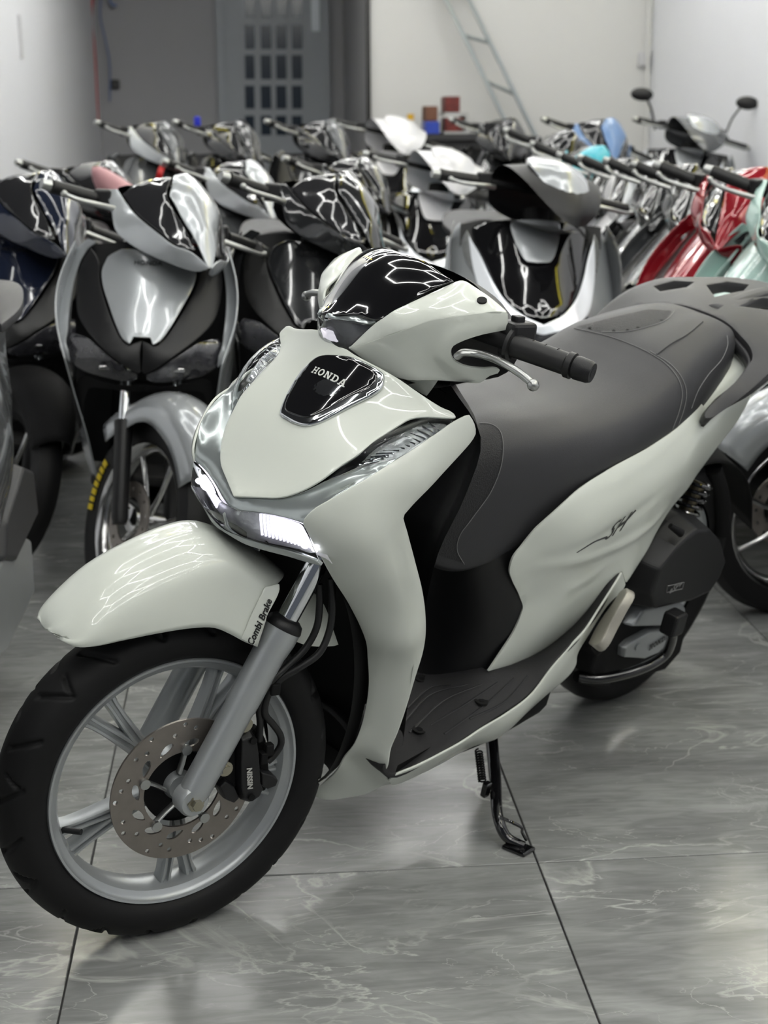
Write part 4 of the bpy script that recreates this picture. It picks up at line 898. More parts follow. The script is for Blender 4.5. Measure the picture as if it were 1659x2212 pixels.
air = prism('air_cleaner_box', BXZ([(1375, 1210), (1418, 1156), (1448, 1128), (1470, 1112), (1502, 1114), (1528, 1142), (1541, 1192), (1528, 1228), (1502, 1268), (1457, 1288), (1409, 1299), (1368, 1308), (1355, 1270)], .16), .06, .205, .13, BLACKP, sc, idt, .007)
pq = BXZ([(1385, 1222), (1440, 1162), (1520, 1138), (1530, 1180), (1450, 1222)], .205)
bva = None
W, F = place(textVF('eSP+', .022, .0004, shear=.3), B(1459, 1270, .2075), (-1, 0, .10), (.15, 0, 1)); mk('print', W, F, mat('grey_print', (.20, .20, .20), .4), air, smooth=False)
P = [B(u, v, .2075) for u, v in ((1440, 1278), (1442, 1266), (1478, 1258), (1474, 1272), (1440, 1280))]; tube('print', P, .0008, mat('grey_print', (.20, .20, .20), .4), air, 6)
tube('box_clip', [B(1448, 1136, .185), B(1472, 1152, .20)], [.006, .009], BLACKM, air, 10)
peg = panel('pillion_footpeg', Bs([(1371, 1279, .235), (1358, 1288, .215), (1344, 1312, .21), (1320, 1345, .21), (1298, 1380, .21), (1287, 1402, .215), (1298, 1409, .24), (1309, 1405, .25), (1330, 1370, .25), (1348, 1335, .25), (1362, 1310, .25), (1373, 1288, .245)]), mat('cast_alloy', (.42, .40, .35), .4, metal=.5, bump=.3, bscale=200), sc, normal=(0, 1, 0), thick=.02, sp=.012, bev=.003)
tube('peg_bracket', [B(1284, 1408, .20), B(1300, 1396, .205), B(1340, 1330, .20)], .010, BLACKM, sc, 10)
lev = tube('stand_lever', Bs([(1250, 1462, .10), (1290, 1466, .13), (1340, 1458, .16), (1400, 1438, .19), (1436, 1414, .20), (1450, 1385, .21), (1454, 1352, .215)]), .011, BLACKG, sc, 14, 8)
pp = B(1455, 1345, .22); box('lever_pad', pp, (.044, .036, .05), BLACKP, lev, .006)
tube('centre_stand', Bs([(1250, 1462, .10), (1300, 1474, .06), (1300, 1480, -.06), (1240, 1465, -.10)]), .013, BLACKM, sc, 12, 5)
# shock absorber
A_ = B(1470, 1128, .13); Z_ = B(1510, 1040, .13)
shk = tube('shock_absorber', [A_, Z_], .016, mat('gold_damper', (.14, .12, .08), .3, metal=.8), sc, 16)
D = Z_ - A_; L_ = np.linalg.norm(D); D /= L_; n1 = np.cross(D, [0, 1, 0]); n1 /= np.linalg.norm(n1); n2 = np.cross(D, n1)
tube('coil_spring', [A_ + D * L_ * (i / 90) + n1 * .027 * math.cos(i * .42) + n2 * .027 * math.sin(i * .42) for i in range(91)], .0045, BLACKG, shk, 8)
tube('rear_hugger', Bs([(1540, 1010, .06), (1555, 1060, .06), (1562, 1120, .06), (1560, 1150, .06)]), .02, BLACKM, sc, 10, 4)
rf_ = []
for i in range(9):
    a = R(20 + i * 17); r_ = .345; c = (-1.353 - r_ * math.cos(a), .299 + r_ * math.sin(a)); rf_.append([(c[0], y, c[1] - abs(y) * .35) for y in (-.085, -.05, 0, .05, .085)])
loft('rear_mudguard', rf_, BLACKM, sc, 3, 3, thick=.004)
# side stand: foot on the floor
LTi = LM3.T
def wpt(x, y, z): return LTi @ np.array([x, y, z])
foot = np.array([-.588, .304, .0])
piv = B(1062, 1600, .10); kn = B(1078, 1775, x=None, y=.255)
st = tube('side_stand', [piv, piv * .5 + kn * .5 + np.array([.0, .0, 0]), kn, kn * .35 + wpt(*(foot + [0, 0, .006])) * .65, wpt(-.60, .325, .008)], [.013, .012, .0105, .010, .008], BLACKG, sc, 14, 6)
box('stand_foot', wpt(-.592, .318, .005), (.036, .052, .008), BLACKG, st, .003, LTi)
tube('stand_loop', [B(1080, 1765, .262), B(1105, 1776, .285), B(1127, 1788, .30), B(1128, 1798, .30), wpt(-.615, .318, .012)], .0032, BLACKG, st, 8, 6)
A_ = B(1034, 1622, .115); Z_ = B(1042, 1688, .17); D = Z_ - A_; L_ = np.linalg.norm(D); D /= L_; n1 = np.cross(D, [0, 1, 0]); n1 /= np.linalg.norm(n1); n2 = np.cross(D, n1)
tube('return_spring', [A_ + D * L_ * (i / 110) + n1 * .0068 * math.cos(i * .7) + n2 * .0068 * math.sin(i * .7) for i in range(111)], .0018, BLACKM, st, 6)
box('spring_lug', B(1050, 1705, .19), (.016, .012, .03), BLACKG, st, .002)
# ---------------------------------------------------------------- the other scooters
NAVY = mat('dark_navy_paint', (.010, .014, .030), .12, coat=1); DARKP = mat('dark_metallic_paint', (.020, .021, .023), .14, metal=.3, coat=1)
SILP = mat('silver_paint', (.42, .44, .46), .24, metal=.35, coat=.8); GREYM = mat('graphite_paint', (.085, .09, .095), .24, metal=.35, coat=.8)
WHP = mat('plain_white_paint', (.66, .66, .68), .28, coat=.6); REDP = mat('red_paint', (.30, .008, .018), .16, metal=.2, coat=1)
MINT = mat('mint_paint', (.42, .60, .55), .25, coat=.8); CYANP = mat('cyan_paint', (.04, .42, .52), .3, coat=.5); BLUEP = mat('light_blue_paint', (.12, .22, .42), .3, coat=.5)
SMK = mat('smoked_windscreen', (.02, .02, .022), .08, coat=1); BRNP = mat('satin_black_paint', (.010, .010, .010), .38)
HLT = mat('headlight_glass', (.03, .03, .035), .05, coat=1, noise=.6, nscale=60); BARE = mat('polished_wheel_alloy', (.50, .50, .50), .18, metal=1)
def hemi(P): return [np.array(p) for p in P]
def fpanel(name, poly, g, m, par, xf, off=0.0, th=.004, mir=True, corner=35, sp=.016, lens=False, **k):
    """front-facing body piece given in (y, z); g gives how far forward the skin lies. Mirrored pieces are objects of their own"""
    out = []
    for s in ((1, -1) if mir else (1,)):
        P = [xf(np.array([g(y, z) + off, y * s, z])) for y, z in poly]
        c = np.array(poly).mean(0); C = [xf(np.array([g(c[0], c[1]) + off, c[0] * s, c[1]]))]
        n = xf(np.array([1.0, 0.0 if not mir else .5 * s, .6])) - xf(np.zeros(3))
        out.append(panel(name, P, m, par, ctrl=C, normal=n, thick=th, sp=sp, corner=corner, bev=.0015, **k))
    return out
def csym(poly): return poly + [(-y, z) for y, z in poly[::-1] if abs(y) > 1e-4]
IDT = lambda v: np.array(v, float)
def steerer(ang, hx=.10, ca=R(26)):
    M = rotm(np.array([-math.sin(ca), 0, math.cos(ca)]), ang); h = np.array([hx, 0, 0]); return lambda v: M @ (np.array(v, float) - h) + h
def simple_wheel(name, x, Rt, rt, m_rim, par, xf, n=40, blades=7, disc=True, label=None, yellow=False):
    Rr = Rt - rt * 1.55; c = np.array([x, 0, Rt])
    w = lathe(name, [(Rr + .006, .030), (Rr, .034), (Rr - .010, .028), (Rr - .022, .012), (Rr - .024, 0), (Rr - .022, -.012), (Rr - .010, -.028), (Rr, -.034), (Rr + .006, -.030)], m_rim, par, n=n, c=c, xf=xf, label=label)
    tp = [(Rr + .002, -.034), (Rt - rt * .8, -rt * .92), (Rt - rt * .3, -rt * .8), (Rt - .002, -rt * .3), (Rt, 0), (Rt - .002, rt * .3), (Rt - rt * .3, rt * .8), (Rt - rt * .8, rt * .92), (Rr + .002, .034)]
    lathe('tyre', tp, TYRE, w, n=n, c=c, xf=xf)
    lathe('hub', [(0, .05), (.028, .045), (.032, -.045), (0, -.05)], m_rim, w, n=16, c=c, xf=xf)
    for k in range(blades):
        a = 2 * PI * k / blades + .3; P = [xf(c + np.array([math.cos(a + t) * r, 0, math.sin(a + t) * r])) for r, t in ((.025, -.1), (Rr * .5, 0), (Rr - .018, .10))]
        tube('spoke', P, [.010, .007, .009], m_rim, w, 6, 2, angle=60)
    if disc:
        dv, df, _ = cdt(ring2(.10, 32), [ring2(.06, 20)] + [[(x_ + .006 * math.cos(t), y_ + .006 * math.sin(t)) for t in [2 * PI * j / 6 for j in range(6)]] for x_, y_ in ring2(.082, 14)])
        o = mk('brake_disc', [xf(c + np.array([a, -.05, b])) for a, b in dv], df, DISCM, w, smooth=False); solid(o, .004, 0)
    return w
def common_rear(t, wb, Rt, seatrows, m_body, tail=True, seat_m=None):
    simple_wheel('rear_wheel', -wb, Rt, .055, SILVER, t, IDT, disc=False)
    rows = []
    for x, zl, wl, zt in seatrows:
        h = zt - zl; pts = [(wl, zl), (wl * 1.02, zl + .4 * h), (wl * .85, zl + .85 * h), (wl * .45, zt), (0, zt)]; rows.append([(x, y, z) for y, z in pts] + [(x, -y, z) for y, z in pts[-2::-1]])
    loft('seat', rows, seat_m or SEATM, t, 3, 3, caps=True, angle=180)
    for s in (1, -1):
        top = [(r[0], s * (r[2] + .004), r[1] + .004) for r in seatrows]; n = len(top)
        bot = [(-.62, s * .13, .32), (-.75, s * .17, .36), (-.90, s * .19, .44), (-1.05, s * .19, .52), (-1.25, s * .17, .62), (-1.45, s * .13, .72), (-1.65, s * .08, .82)]
        P = [top[i] for i in range(1, n, 2)] + [(-1.70, s * .05, .88)] + bot[::-1]
        panel('side_cover', P, m_body, t, ctrl=[(-.8, s * .185, .52), (-1.1, s * .20, .66)], normal=(0, s, .15), sp=.03, corner=50)
    if tail: box('tail_lamp', (-1.70, 0, .86), (.03, .12, .05), mat('red_lens', (.35, .01, .01), .1, coat=.5), t, .01)
    prism('engine_case', [(-1.45, .20), (-1.45, .34), (-1.30, .40), (-1.0, .38), (-.88, .30), (-.90, .20), (-1.1, .17)], .06, .16, .1, SILVER, t, IDT, .008)
    prism('air_cleaner_box', [(-1.50, .38), (-1.48, .50), (-1.36, .54), (-1.12, .46), (-1.08, .38), (-1.2, .34)], .06, .17, .12, GREYP, t, IDT, .008)
    tube('silencer', [(-1.15, -.14, .28), (-1.3, -.16, .32), (-1.6, -.17, .40), (-1.68, -.17, .42)], [.02, .05, .055, .04], BLACKM, t, 16)
    box('floor_board', (-.50, 0, .30), (.34, .34, .03), MATP, t, .01)
    panel('grab_rail', [(-1.40, .10, .88), (-1.30, .15, .86), (-1.45, .17, .89), (-1.62, .12, .92), (-1.70, 0, .92), (-1.62, -.12, .92), (-1.45, -.17, .89), (-1.30, -.15, .86), (-1.40, -.10, .88), (-1.44, 0, .90)], GREYP, t, normal=(0, 0, 1), thick=.02, sp=.03)
    loft('under_body', [[(-.28, .10, .60), (-.30, .10, .30), (-.30, 0, .24), (-.30, -.10, .30), (-.28, -.10, .60)], [(-.60, .12, .42), (-.60, .14, .28), (-.60, 0, .22), (-.60, -.14, .28), (-.60, -.12, .42)], [(-1.0, .14, .60), (-1.0, .15, .40), (-1.0, 0, .34), (-1.0, -.15, .40), (-1.0, -.14, .60)], [(-1.55, .08, .82), (-1.55, .08, .70), (-1.55, 0, .68), (-1.55, -.08, .70), (-1.55, -.08, .82)]], BLACKM, t, 3, 3)
SEAT1 = [(-.56, .66, .08, .74), (-.64, .67, .12, .77), (-.80, .69, .15, .775), (-.95, .71, .16, .79), (-1.10, .74, .155, .83), (-1.25, .77, .14, .85), (-1.40, .80, .11, .855), (-1.46, .83, .06, .85)]
def controls(t, xf, z=1.035, x=-.36, w=.33, bar=.23):
    hb = tube('handlebar', [xf((x, -bar, z)), xf((x + .03, 0, z)), xf((x, bar, z))], .012, BLACKM, t, 10, 4)
    for s in (1, -1):
        g_ = tube('hand_grip', [xf((x - .0, s * (bar - .02), z)), xf((x - .012, s * (w - .02), z - .004)), xf((x - .012, s * w, z - .004))], [.018, .0185, .019], RUBBER, hb, 14)
        tube('bar_end_weight', [xf((x - .013, s * (w + .002), z - .004)), xf((x - .014, s * (w + .026), z - .005))], [.016, .013], ALLOY, g_, 14)
        P = [xf((x + .05, s * (bar - .06), z - .012)), xf((x + .065, s * (bar), z - .014)), xf((x + .060, s * (bar + .06), z - .016)), xf((x + .045, s * (w - .015), z - .012))]
        lv = tube('brake_lever', P, [.009, .0075, .006, .0055], ALLOY, t, 10, 5)
        bm = bmesh.new(); bmesh.ops.create_uvsphere(bm, u_segments=12, v_segments=8, radius=.009, matrix=Matrix.Translation(Vector(P[-1]))); frombm('lever_ball', bm, ALLOY, lv)
        box('switch_housing', xf((x, s * (bar - .045), z + .004)), (.045, .045, .05), BLACKP, hb, .006)
    return hb
def fork_and_fender(t, xf, Rt, m_f, m_fork=BLACKP, fend=True, ext=1.0):
    for s in (1, -1):
        A = np.array([0, .078 * s, Rt]); D = np.array([-math.sin(R(27)), 0, math.cos(R(27))])
        leg = tube('fork_leg', [xf(A + D * l) for l in (-.015, 0, .24, .26)], [.018, .022, .024, .026], m_fork, t, 14)
        tube('stanchion', [xf(A + D * l) for l in (.26, .46)], .015, CHROME, leg, 12)
    if fend:
        rows = []
        for i in range(9):
            ph = R(38 + 100 * i / 8); rr = Rt + .035 + .03 * math.sin(PI * min(1, i / 6)); wd = .045 + .035 * min(1, i / 3)
            e = (math.cos(ph) * (rr - .075), wd * 1.05, Rt + math.sin(ph) * (rr - .075)); m_ = (math.cos(ph) * (rr - .02), wd, Rt + math.sin(ph) * (rr - .02)); c2 = (math.cos(ph) * (rr + .012), wd * .5, Rt + math.sin(ph) * (rr + .012)); c = (math.cos(ph) * (rr + .02), 0, Rt + math.sin(ph) * (rr + .02))
            L = [e, m_, c2, c]; rows.append([xf(v) for v in L] + [xf((v[0], -v[1], v[2])) for v in L[-2::-1]])
        loft('front_mudguard', rows, m_f, t, 3, 3, thick=.003, angle=60)
def sport(name, label, steer, P, group=None):
    """sharp-edged commuter scooter. P: paint per part"""
    t = thing(name, label, 'scooter', (0, 0, 0), group=group)
    xf = steerer(steer); Rt = .275
    g = lambda y, z: -.02 - max(0, z - .70) * .95 - max(0, .70 - z) * .55 - 2.2 * y * y
    simple_wheel('front_wheel', 0, Rt, .045, P.get('rim', BARE), t, xf)
    fork_and_fender(t, xf, Rt, P['fender'])
    cen = csym([(0, .955), (.075, .955), (.112, .935), (.125, .90), (.118, .865), (.098, .825), (.070, .775), (.048, .745), (.030, .735), (.022, .752), (0, .752)])
    c = fpanel('front_cowl', cen, lambda y, z: g(y, z) + .012 - .1 * abs(y), P['center'], t, IDT, .006, mir=False, sp=.014, corner=28)[0]
    W, F = place(textVF('HONDA', .020, .0006), (g(0, .925) + .024, 0, .925), (0, 1, 0), (-.7, 0, .7)); mk('print', W, F, BTXT, c, smooth=False)
    fpanel('cowl_blade', [(.0, .742), (.035, .728), (.056, .745), (.080, .778), (.110, .83), (.130, .875), (.138, .92), (.165, .95), (.190, .90), (.192, .84), (.180, .79), (.150, .755), (.095, .715), (.035, .672), (.0, .655)], g, P['blade'], t, IDT, 0, sp=.02)
    fpanel('cowl_wing', [(.150, .965), (.175, .972), (.205, .945), (.226, .89), (.236, .82), (.230, .75), (.215, .70), (.192, .668), (.196, .70), (.205, .745), (.208, .80), (.205, .86), (.192, .915), (.172, .950)], lambda y, z: g(y, z) - .01, P['wing'], t, IDT, .014, sp=.012)
    for o in fpanel('headlight', [(.012, .655), (.045, .670), (.100, .710), (.150, .738), (.190, .742), (.205, .720), (.195, .680), (.165, .652), (.110, .640), (.050, .632), (.012, .636)], g, HLT, t, IDT, -.006, sp=.02):
        pass
    for s in (1, -1):
        p = np.array([g(.11, .665) + .004, s * .095, .668]); box('led', p, (.004, .030, .010), mat('lamp_reflector_small', (.5, .5, .5), .1, metal=1), t, .002)
    fpanel('lower_cowl', [(.0, .62), (.05, .615), (.11, .622), (.165, .635), (.185, .60), (.195, .53), (.185, .46), (.150, .60), (.06, .60), (0, .60)], lambda y, z: -.09 - max(0, .62 - z) * .5 - 2 * y * y, BLACKM, t, IDT, 0, sp=.03)
    for s in (1, -1):   # leg shield sides
        panel('leg_shield', [(-.10, s * .205, .68), (-.15, s * .235, .78), (-.22, s * .235, .88), (-.30, s * .205, .97), (-.38, s * .205, .93), (-.36, s * .225, .80), (-.32, s * .22, .62), (-.34, s * .20, .42), (-.40, s * .17, .28), (-.34, s * .14, .26), (-.24, s * .16, .42), (-.16, s * .19, .58)], P['side'], t, normal=(.3, s, 0), sp=.025)
    loft('inner_leg_shield', [[(-.36, .20, .95), (-.37, 0, .97), (-.36, -.20, .95)], [(-.34, .21, .70), (-.32, 0, .70), (-.34, -.21, .70)], [(-.36, .18, .35), (-.34, 0, .35), (-.36, -.18, .35)]], BLACKP, t, 3, 3)
    # handlebar cowl, steered: beak, side blades, lower wings
    nz = lambda a: [xf(v) for v in a]
    panel('handlebar_beak', nz([(-.300, 0, 1.170), (-.285, .045, 1.152), (-.215, .078, 1.100), (-.140, .048, 1.040), (-.050, .010, .962), (-.044, 0, .956), (-.050, -.010, .962), (-.140, -.048, 1.040), (-.215, -.078, 1.100), (-.285, -.045, 1.152)]), P['beak'], t, ctrl=nz([(-.20, 0, 1.118), (-.12, 0, 1.05), (-.24, 0, 1.145)]), normal=xf((.7, 0, .7)) - xf((0, 0, 0)), sp=.014, corner=20)
    for s in (1, -1):
        panel('meter_visor', nz([(-.288, s * .048, 1.148), (-.218, s * .083, 1.095), (-.142, s * .053, 1.035), (-.085, s * .030, .985), (-.110, s * .070, .985), (-.17, s * .105, 1.005), (-.25, s * .135, 1.030), (-.33, s * .150, 1.065), (-.33, s * .11, 1.11)]), P['visor'], t, normal=xf((.5, s * .8, .5)) - xf((0, 0, 0)), sp=.018)
        panel('handlebar_wing', nz([(-.040, s * .004, .955), (-.085, s * .050, .980), (-.105, s * .080, .980), (-.17, s * .110, 1.000), (-.25, s * .140, 1.026), (-.34, s * .165, 1.075), (-.36, s * .185, 1.065), (-.30, s * .18, 1.01), (-.27, s * .17, .97), (-.22, s * .13, .945), (-.14, s * .08, .935), (-.07, s * .02, .935)]), P['hwing'], t, normal=xf((.5, s, .1)) - xf((0, 0, 0)), sp=.018)
    loft('handlebar_cover', [nz(r) for r in ([(-.30, -.10, 1.10), (-.31, 0, 1.13), (-.30, .10, 1.10)], [(-.38, -.14, 1.08), (-.40, 0, 1.10), (-.38, .14, 1.08)], [(-.41, -.13, 1.0), (-.42, 0, 1.0), (-.41, .13, 1.0)], [(-.30, -.10, .95), (-.30, 0, .94), (-.30, .10, .95)], [(-.10, -.03, .945), (-.10, 0, .94), (-.10, .03, .945)])], BLACKP, t, 3, 3)
    tube('steering_column', [xf((-.24, 0, .60)), xf((-.36, 0, 1.0))], .04, BLACKM, t, 10)
    controls(t, xf); common_rear(t, 1.29, .275, SEAT1, P['body'])
    return t
def round_cowl(name, label, steer, P, mirrors=False, group=None):
    """large touring scooter: round shield with a bright V of lamps"""
    t = thing(name, label, 'scooter', (0, 0, 0), group=group); xf = steerer(steer); Rt = .28
    g = lambda y, z: -.05 - max(0, z - .66) * .80 - max(0, .66 - z) * .4 - 2.6 * y * y
    simple_wheel('front_wheel', 0, Rt, .05, P.get('rim', SILVER), t, xf); fork_and_fender(t, xf, Rt, P['fender'], ALLOY)
    for s in (1, -1): pass
    fpanel('front_cowl', [(.03, .665), (.09, .680), (.150, .700), (.165, .76), (.188, .84), (.205, .905), (.228, .955), (.262, .90), (.278, .80), (.272, .70), (.255, .60), (.235, .50), (.21, .40), (.195, .42), (.200, .52), (.195, .60), (.170, .635), (.10, .63), (.03, .628)][2:17] , g, P['wing'], t, IDT, -.004, sp=.02)
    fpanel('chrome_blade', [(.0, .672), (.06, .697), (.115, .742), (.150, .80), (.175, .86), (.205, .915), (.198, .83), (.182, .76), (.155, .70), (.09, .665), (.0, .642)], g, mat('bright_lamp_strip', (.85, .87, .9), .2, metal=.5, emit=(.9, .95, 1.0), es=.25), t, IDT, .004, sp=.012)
    fpanel('position_lamp', [(.160, .80), (.185, .87), (.208, .93), (.226, .952), (.228, .90), (.215, .84), (.19, .79)], g, REFL, t, IDT, .002, sp=.02)
    fpanel('cowl_infill', [(0, .69), (.055, .70), (.115, .745), (.150, .80), (.175, .87), (.195, .94), (.12, .965), (.075, .96), (.05, .86), (0, .84)], g, BLACKG, t, IDT, -.015, sp=.03)
    fpanel('cowl_center', csym([(0, .975), (.075, .97), (.080, .95), (.050, .865), (.035, .85), (0, .85)]), g, P['center'], t, IDT, .004, mir=False, sp=.016)
    fpanel('headlight', csym([(0, .655), (.08, .665), (.150, .690), (.168, .65), (.155, .60), (.10, .575), (0, .57)]), g, HLT, t, IDT, -.006, mir=False, sp=.02)
    for s in (1, -1):
        box('led', (g(.09, .62) + .008, s * .085, .615), (.006, .07, .03), mat('lamp_reflector_small', (.5, .5, .5), .1, metal=1), t, .004)
        panel('leg_shield', [(-.16, s * .24, .62), (-.22, s * .275, .78), (-.30, s * .27, .90), (-.40, s * .25, .96), (-.42, s * .255, .80), (-.38, s * .24, .60), (-.38, s * .22, .40), (-.42, s * .19, .28), (-.30, s * .18, .34), (-.22, s * .21, .48)], P['side'], t, normal=(.3, s, 0), sp=.03)
    loft('inner_leg_shield', [[(-.38, .23, .95), (-.40, 0, .97), (-.38, -.23, .95)], [(-.34, .23, .70), (-.30, 0, .70), (-.34, -.23, .70)], [(-.36, .2, .35), (-.34, 0, .35), (-.36, -.2, .35)]], BLACKP, t, 3, 3)
    nz = lambda a: [xf(v) for v in a]
    loft('handlebar_cover', [nz(r) for r in ([(-.09, -.04, .985), (-.08, 0, .975), (-.09, .04, .985)], [(-.13, -.095, 1.03), (-.09, 0, 1.02), (-.13, .095, 1.03)], [(-.22, -.14, 1.09), (-.18, 0, 1.10), (-.22, .14, 1.09)], [(-.33, -.16, 1.12), (-.31, 0, 1.15), (-.33, .16, 1.12)], [(-.42, -.15, 1.08), (-.43, 0, 1.10), (-.42, .15, 1.08)], [(-.42, -.14, 1.0), (-.43, 0, .98), (-.42, .14, 1.0)], [(-.28, -.11, .96), (-.28, 0, .94), (-.28, .11, .96)], [(-.12, -.05, .965), (-.11, 0, .955), (-.12, .05, .965)])], P['visor'], t, 4, 4)
    panel('handlebar_beak', nz([(-.10, 0, 1.03), (-.13, .05, 1.045), (-.20, .085, 1.095), (-.30, .095, 1.145), (-.36, .05, 1.165), (-.37, 0, 1.17), (-.36, -.05, 1.165), (-.30, -.095, 1.145), (-.20, -.085, 1.095), (-.13, -.05, 1.045)]), P['beak'], t, ctrl=nz([(-.18, 0, 1.115), (-.27, 0, 1.16)]), normal=xf((.5, 0, .8)) - xf((0, 0, 0)), sp=.016)
    tube('steering_column', [xf((-.24, 0, .60)), xf((-.36, 0, 1.0))], .045, BLACKM, t, 10)
    hb = controls(t, xf, 1.06, -.37, .345, .24)
    common_rear(t, 1.32, .29, SEAT1, P['body'])
    return t
def add_mirror(t, x, y, z, m, flip=1):
    o = tube('mirror_stem', [(x, y, z), (x - .01, y + flip * .03, z + .10), (x + .0, y + flip * .07, z + .17)], .006, BLACKM, t, 8, 4)
    bm = bmesh.new(); bmesh.ops.create_uvsphere(bm, u_segments=16, v_segments=10, radius=1)
    for q in bm.verts: q.co = Vector((x + q.co.x * .018, y + flip * .10 + q.co.y * .065, z + .19 + q.co.z * .038))
    frombm('mirror', bm, m, o)
def put(t, a, d, face, lean=5, pitch=0):
    """a right of camera, d away; face = degrees the nose is turned from pointing straight at the shop front, + to the right of the picture"""
    t.location = room(a, d, rz(d)); yaw = ROOM_YAW - PI / 2 + R(face)
    t.rotation_euler = (R(-lean), R(-3.0 if 4.85 < d < 6.9 else 0), yaw)
    return t
PS = dict(center=SILP, blade=BLACKP, wing=SILP, fender=SILP, side=SILP, beak=SILP, visor=SMK, hwing=SILP, body=GREYM)
def pal(base, m, **k):
    d = dict(base); 
    for q in ('center', 'wing', 'fender', 'side', 'beak', 'hwing', 'body'): d[q] = m
    d.update(k); return d
L30 = R(36)
A1 = sport('scooter', 'silver scooter with a dark V-shaped nose facing the camera, left of the big white one', L30, PS)
put(A1, -.33, 3.80, -2, 3)
MAP = {'front_cowl': 'center', 'cowl_blade': 'blade', 'cowl_wing': 'wing', 'cowl_wing_inner': 'wing', 'front_mudguard': 'fender', 'leg_shield': 'side', 'handlebar_beak': 'beak', 'meter_visor': 'visor', 'handlebar_wing': 'hwing', 'side_cover': 'body', 'cowl_center': 'center', 'handlebar_cover': 'cover', 'seat': 'seat', 'front_wheel': 'rim'}
def clone(src, label, P, a, d, face, lean=5, group=None):
    mats = {k: P[v] for k, v in MAP.items() if v in P}
    c = copytree(src, None, mats); c['label'] = label
    if group: c['group'] = group
    return put(c, a, d, face, lean)
DK = dict(center=DARKP, blade=BRNP, wing=DARKP, fender=DARKP, side=DARKP, beak=DARKP, visor=SMK, hwing=DARKP, body=DARKP)
# ---- left block, front row to back row
clone(A1, 'dark navy scooter at the left edge, beside the front silver one', pal(DK, NAVY, fender=BLACKM, rim=BLACKM, side=GREYM), -.78, 4.30, 0)
clone(A1, 'glossy black scooter right of the front silver one, nose turned right', DK, .10, 4.02, 2)
clone(A1, 'silver and graphite scooter in the second row with a red ring on its grip', pal(PS, SILP, body=DARKP, center=GREYM), -.16, 5.80, 2)
clone(A1, 'dark scooter with a pink cloth hanging on its handlebar cowl', pal(DK, DARKP, center=GREYM), -.74, 5.85, 0)
clone(A1, 'black scooter directly behind the front black one', pal(DK, DARKP), .32, 6.1, 2)
clone(A1, 'grey scooter furthest left in the back row of the left block', pal(DK, GREYM, hwing=SILP, visor=SMK), -.62, 7.9, 0)
clone(A1, 'black scooter with a blue tag on its handlebar in the back row', DK, -.22, 7.95, 0)
clone(A1, 'black scooter below the barred back door, rightmost of the dark back row', pal(DK, DARKP, beak=GREYM), .26, 7.95, 0)
NL = clone(A1, 'graphite scooter mostly cut off by the left edge, only its engine side in view', pal(DK, GREYM, side=SILP), -.77, 2.02, -3, 0)
B1 = round_cowl('scooter', 'silver touring scooter with a bright chrome V nose, just behind the big white one', R(20), dict(wing=SILP, center=SILP, fender=SILP, side=GREYM, beak=SILP, visor=BLACKP, body=SILP))
put(B1, .86, 4.45, -1, 2)
PW = dict(wing=WHP, center=WHP, fender=WHP, side=WHP, beak=WHP, cover=WHP, body=WHP)
clone(B1, 'white scooter behind the silver touring one, nearer of the two plain white ones', PW, .70, 6.35, -6)
clone(B1, 'white scooter at the partition edge, further back of the two plain white ones', PW, .66, 8.2, -6)
BM = clone(B1, 'silver touring scooter against the right wall at the back, with two mirrors', dict(wing=SILP, center=SILP, fender=SILP, side=SILP, beak=SILP, cover=GREYM, body=SILP), 2.36, 8.3, -12)
for s in (1, -1): add_mirror(BM, -.42, s * .20, 1.06, BLACKP, s)
# ---- right block: a receding row with locked handlebars, noses to the left
row = [('silver fendered scooter nearest the camera at the right edge, only its wheel in view', pal(DK, SILP), 1.42, 3.28),
       ('mint green scooter beside the red one in the right-hand row', pal(DK, MINT, blade=BLACKG), 1.21, 4.14),
       ('dark red scooter in the right-hand row', pal(DK, REDP), 1.17, 4.55),
       ('graphite scooter left of the red one in the right-hand row', pal(DK, GREYM), 1.15, 4.96),
       ('dark scooter between the graphite and the white one in the right-hand row', DK, 1.15, 5.37),
       ('white and silver scooter in the right-hand row, before the cyan one', pal(DK, SILP, center=WHP, side=WHP, hwing=WHP), 1.14, 5.78),
       ('black scooter next to the cyan one in the right-hand row', DK, 1.14, 6.19),
       ('cyan scooter deep in the right-hand row', pal(DK, CYANP), 1.10, 6.60),
       ('black scooter furthest back in the right-hand row, behind the cyan one', DK, 1.10, 7.02)]
for l, P_, a, d in row: clone(A1, l, P_, a, d, -66, 6)
A2 = sport('scooter', 'dark scooter with a polished front wheel at the right edge, behind the big white one', R(-4), pal(DK, DARKP, fender=SILP))
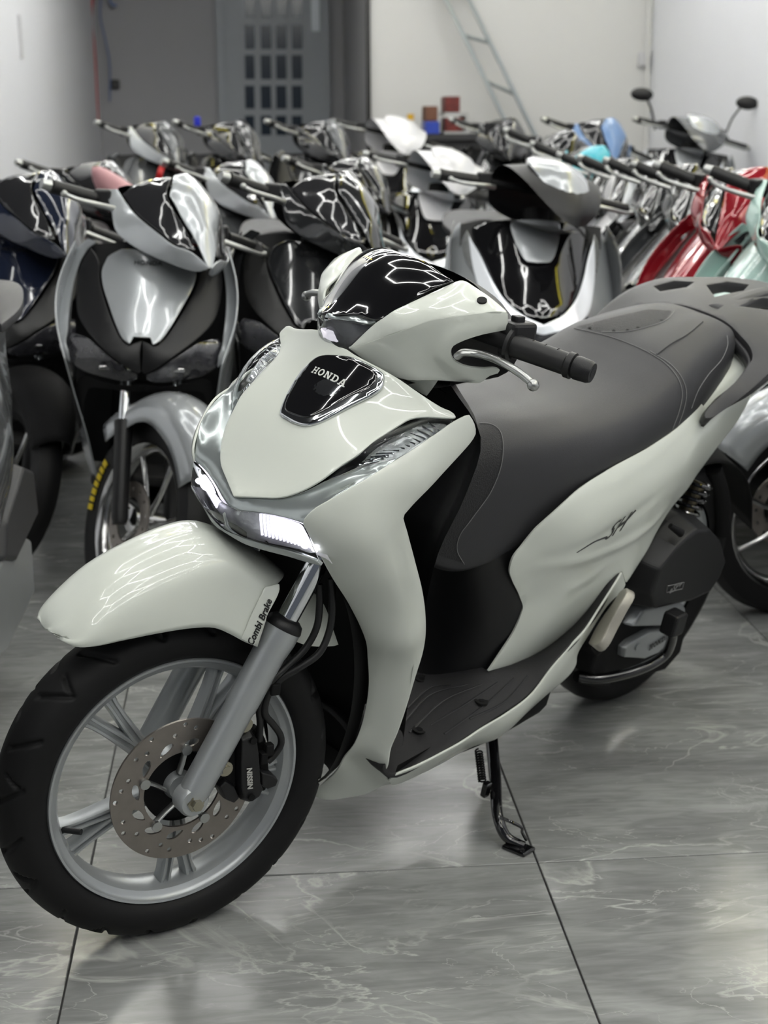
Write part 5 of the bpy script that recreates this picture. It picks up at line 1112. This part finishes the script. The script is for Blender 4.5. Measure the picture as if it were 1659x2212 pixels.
put(A2, 1.40, 3.72, -72, 5)
clone(A1, 'black scooter standing apart in front of the workbench', DK, 1.25, 8.9, -30)
clone(A1, 'black and light blue scooter standing highest at the back of the right-hand row', pal(DK, DARKP, beak=BLUEP, hwing=BLUEP), 1.66, 8.0, -25)
# ---- small things on the parked scooters
V = []; F = []; n = 14
for i in range(n):
    for j in range(n):
        u, v_ = i / (n - 1) - .5, j / (n - 1) - .5
        V.append((u * .20, v_ * .20 , .03 - 1.6 * (u * u + v_ * v_) - .10 * max(0, -u) - .012 * math.sin(9 * u + 5 * v_)))
        if i < n - 1 and j < n - 1: F.append((i * n + j, (i + 1) * n + j, (i + 1) * n + j + 1, i * n + j + 1))
pc = mk('pink_cloth', V, F, mat('pink_satin_cloth', (.62, .34, .36), .45, bump=.3, bscale=60)); solid(pc, .003); tag(pc, 'crumpled pink cloth draped over the cowl of a dark scooter at the left', 'cloth')
p = RP(212, 372, 5.9); pc.location = tuple(p); pc.rotation_euler = (R(25), R(48), ROOM_YAW - PI / 2)
p = RP(340, 372, 6.05); q = RP(352, 376, 6.05)
rg = tube('red_ring', [p, q], .026, mat('red_rubber', (.50, .02, .02), .4), None, 20); tag(rg, 'red rubber ring on the grip of a silver scooter in the second row', 'ring')
p = RP(426, 262, 8.1); bt = box('blue_tag', p, (.03, .03, .05), mat('blue_tag', (.01, .02, .45), .4), None, .008); tag(bt, 'small blue tag on the handlebar of a black scooter in the back row', 'tag')
# yellow lettering on the tyre of the front silver scooter
fw1 = [c for c in A1.children if c.name.startswith('front_wheel')][0]; xa = steerer(L30)
parts = []
for i in range(7):
    a = R(158 + i * 5.2); rr = .236; c = np.array([math.cos(a) * rr, -.0425, .275 + math.sin(a) * rr]); rm = rotm(np.array([0, 1., 0]), -a)
    v, f = boxVF(c, (.022, .003, .013 if i % 2 else .016), rm); parts.append(([xa(p) for p in v], f))
yp = multi('print', parts, mat('yellow_print', (.65, .48, .01), .5), fw1, smooth=False); yp['kind'] = 'stuff'
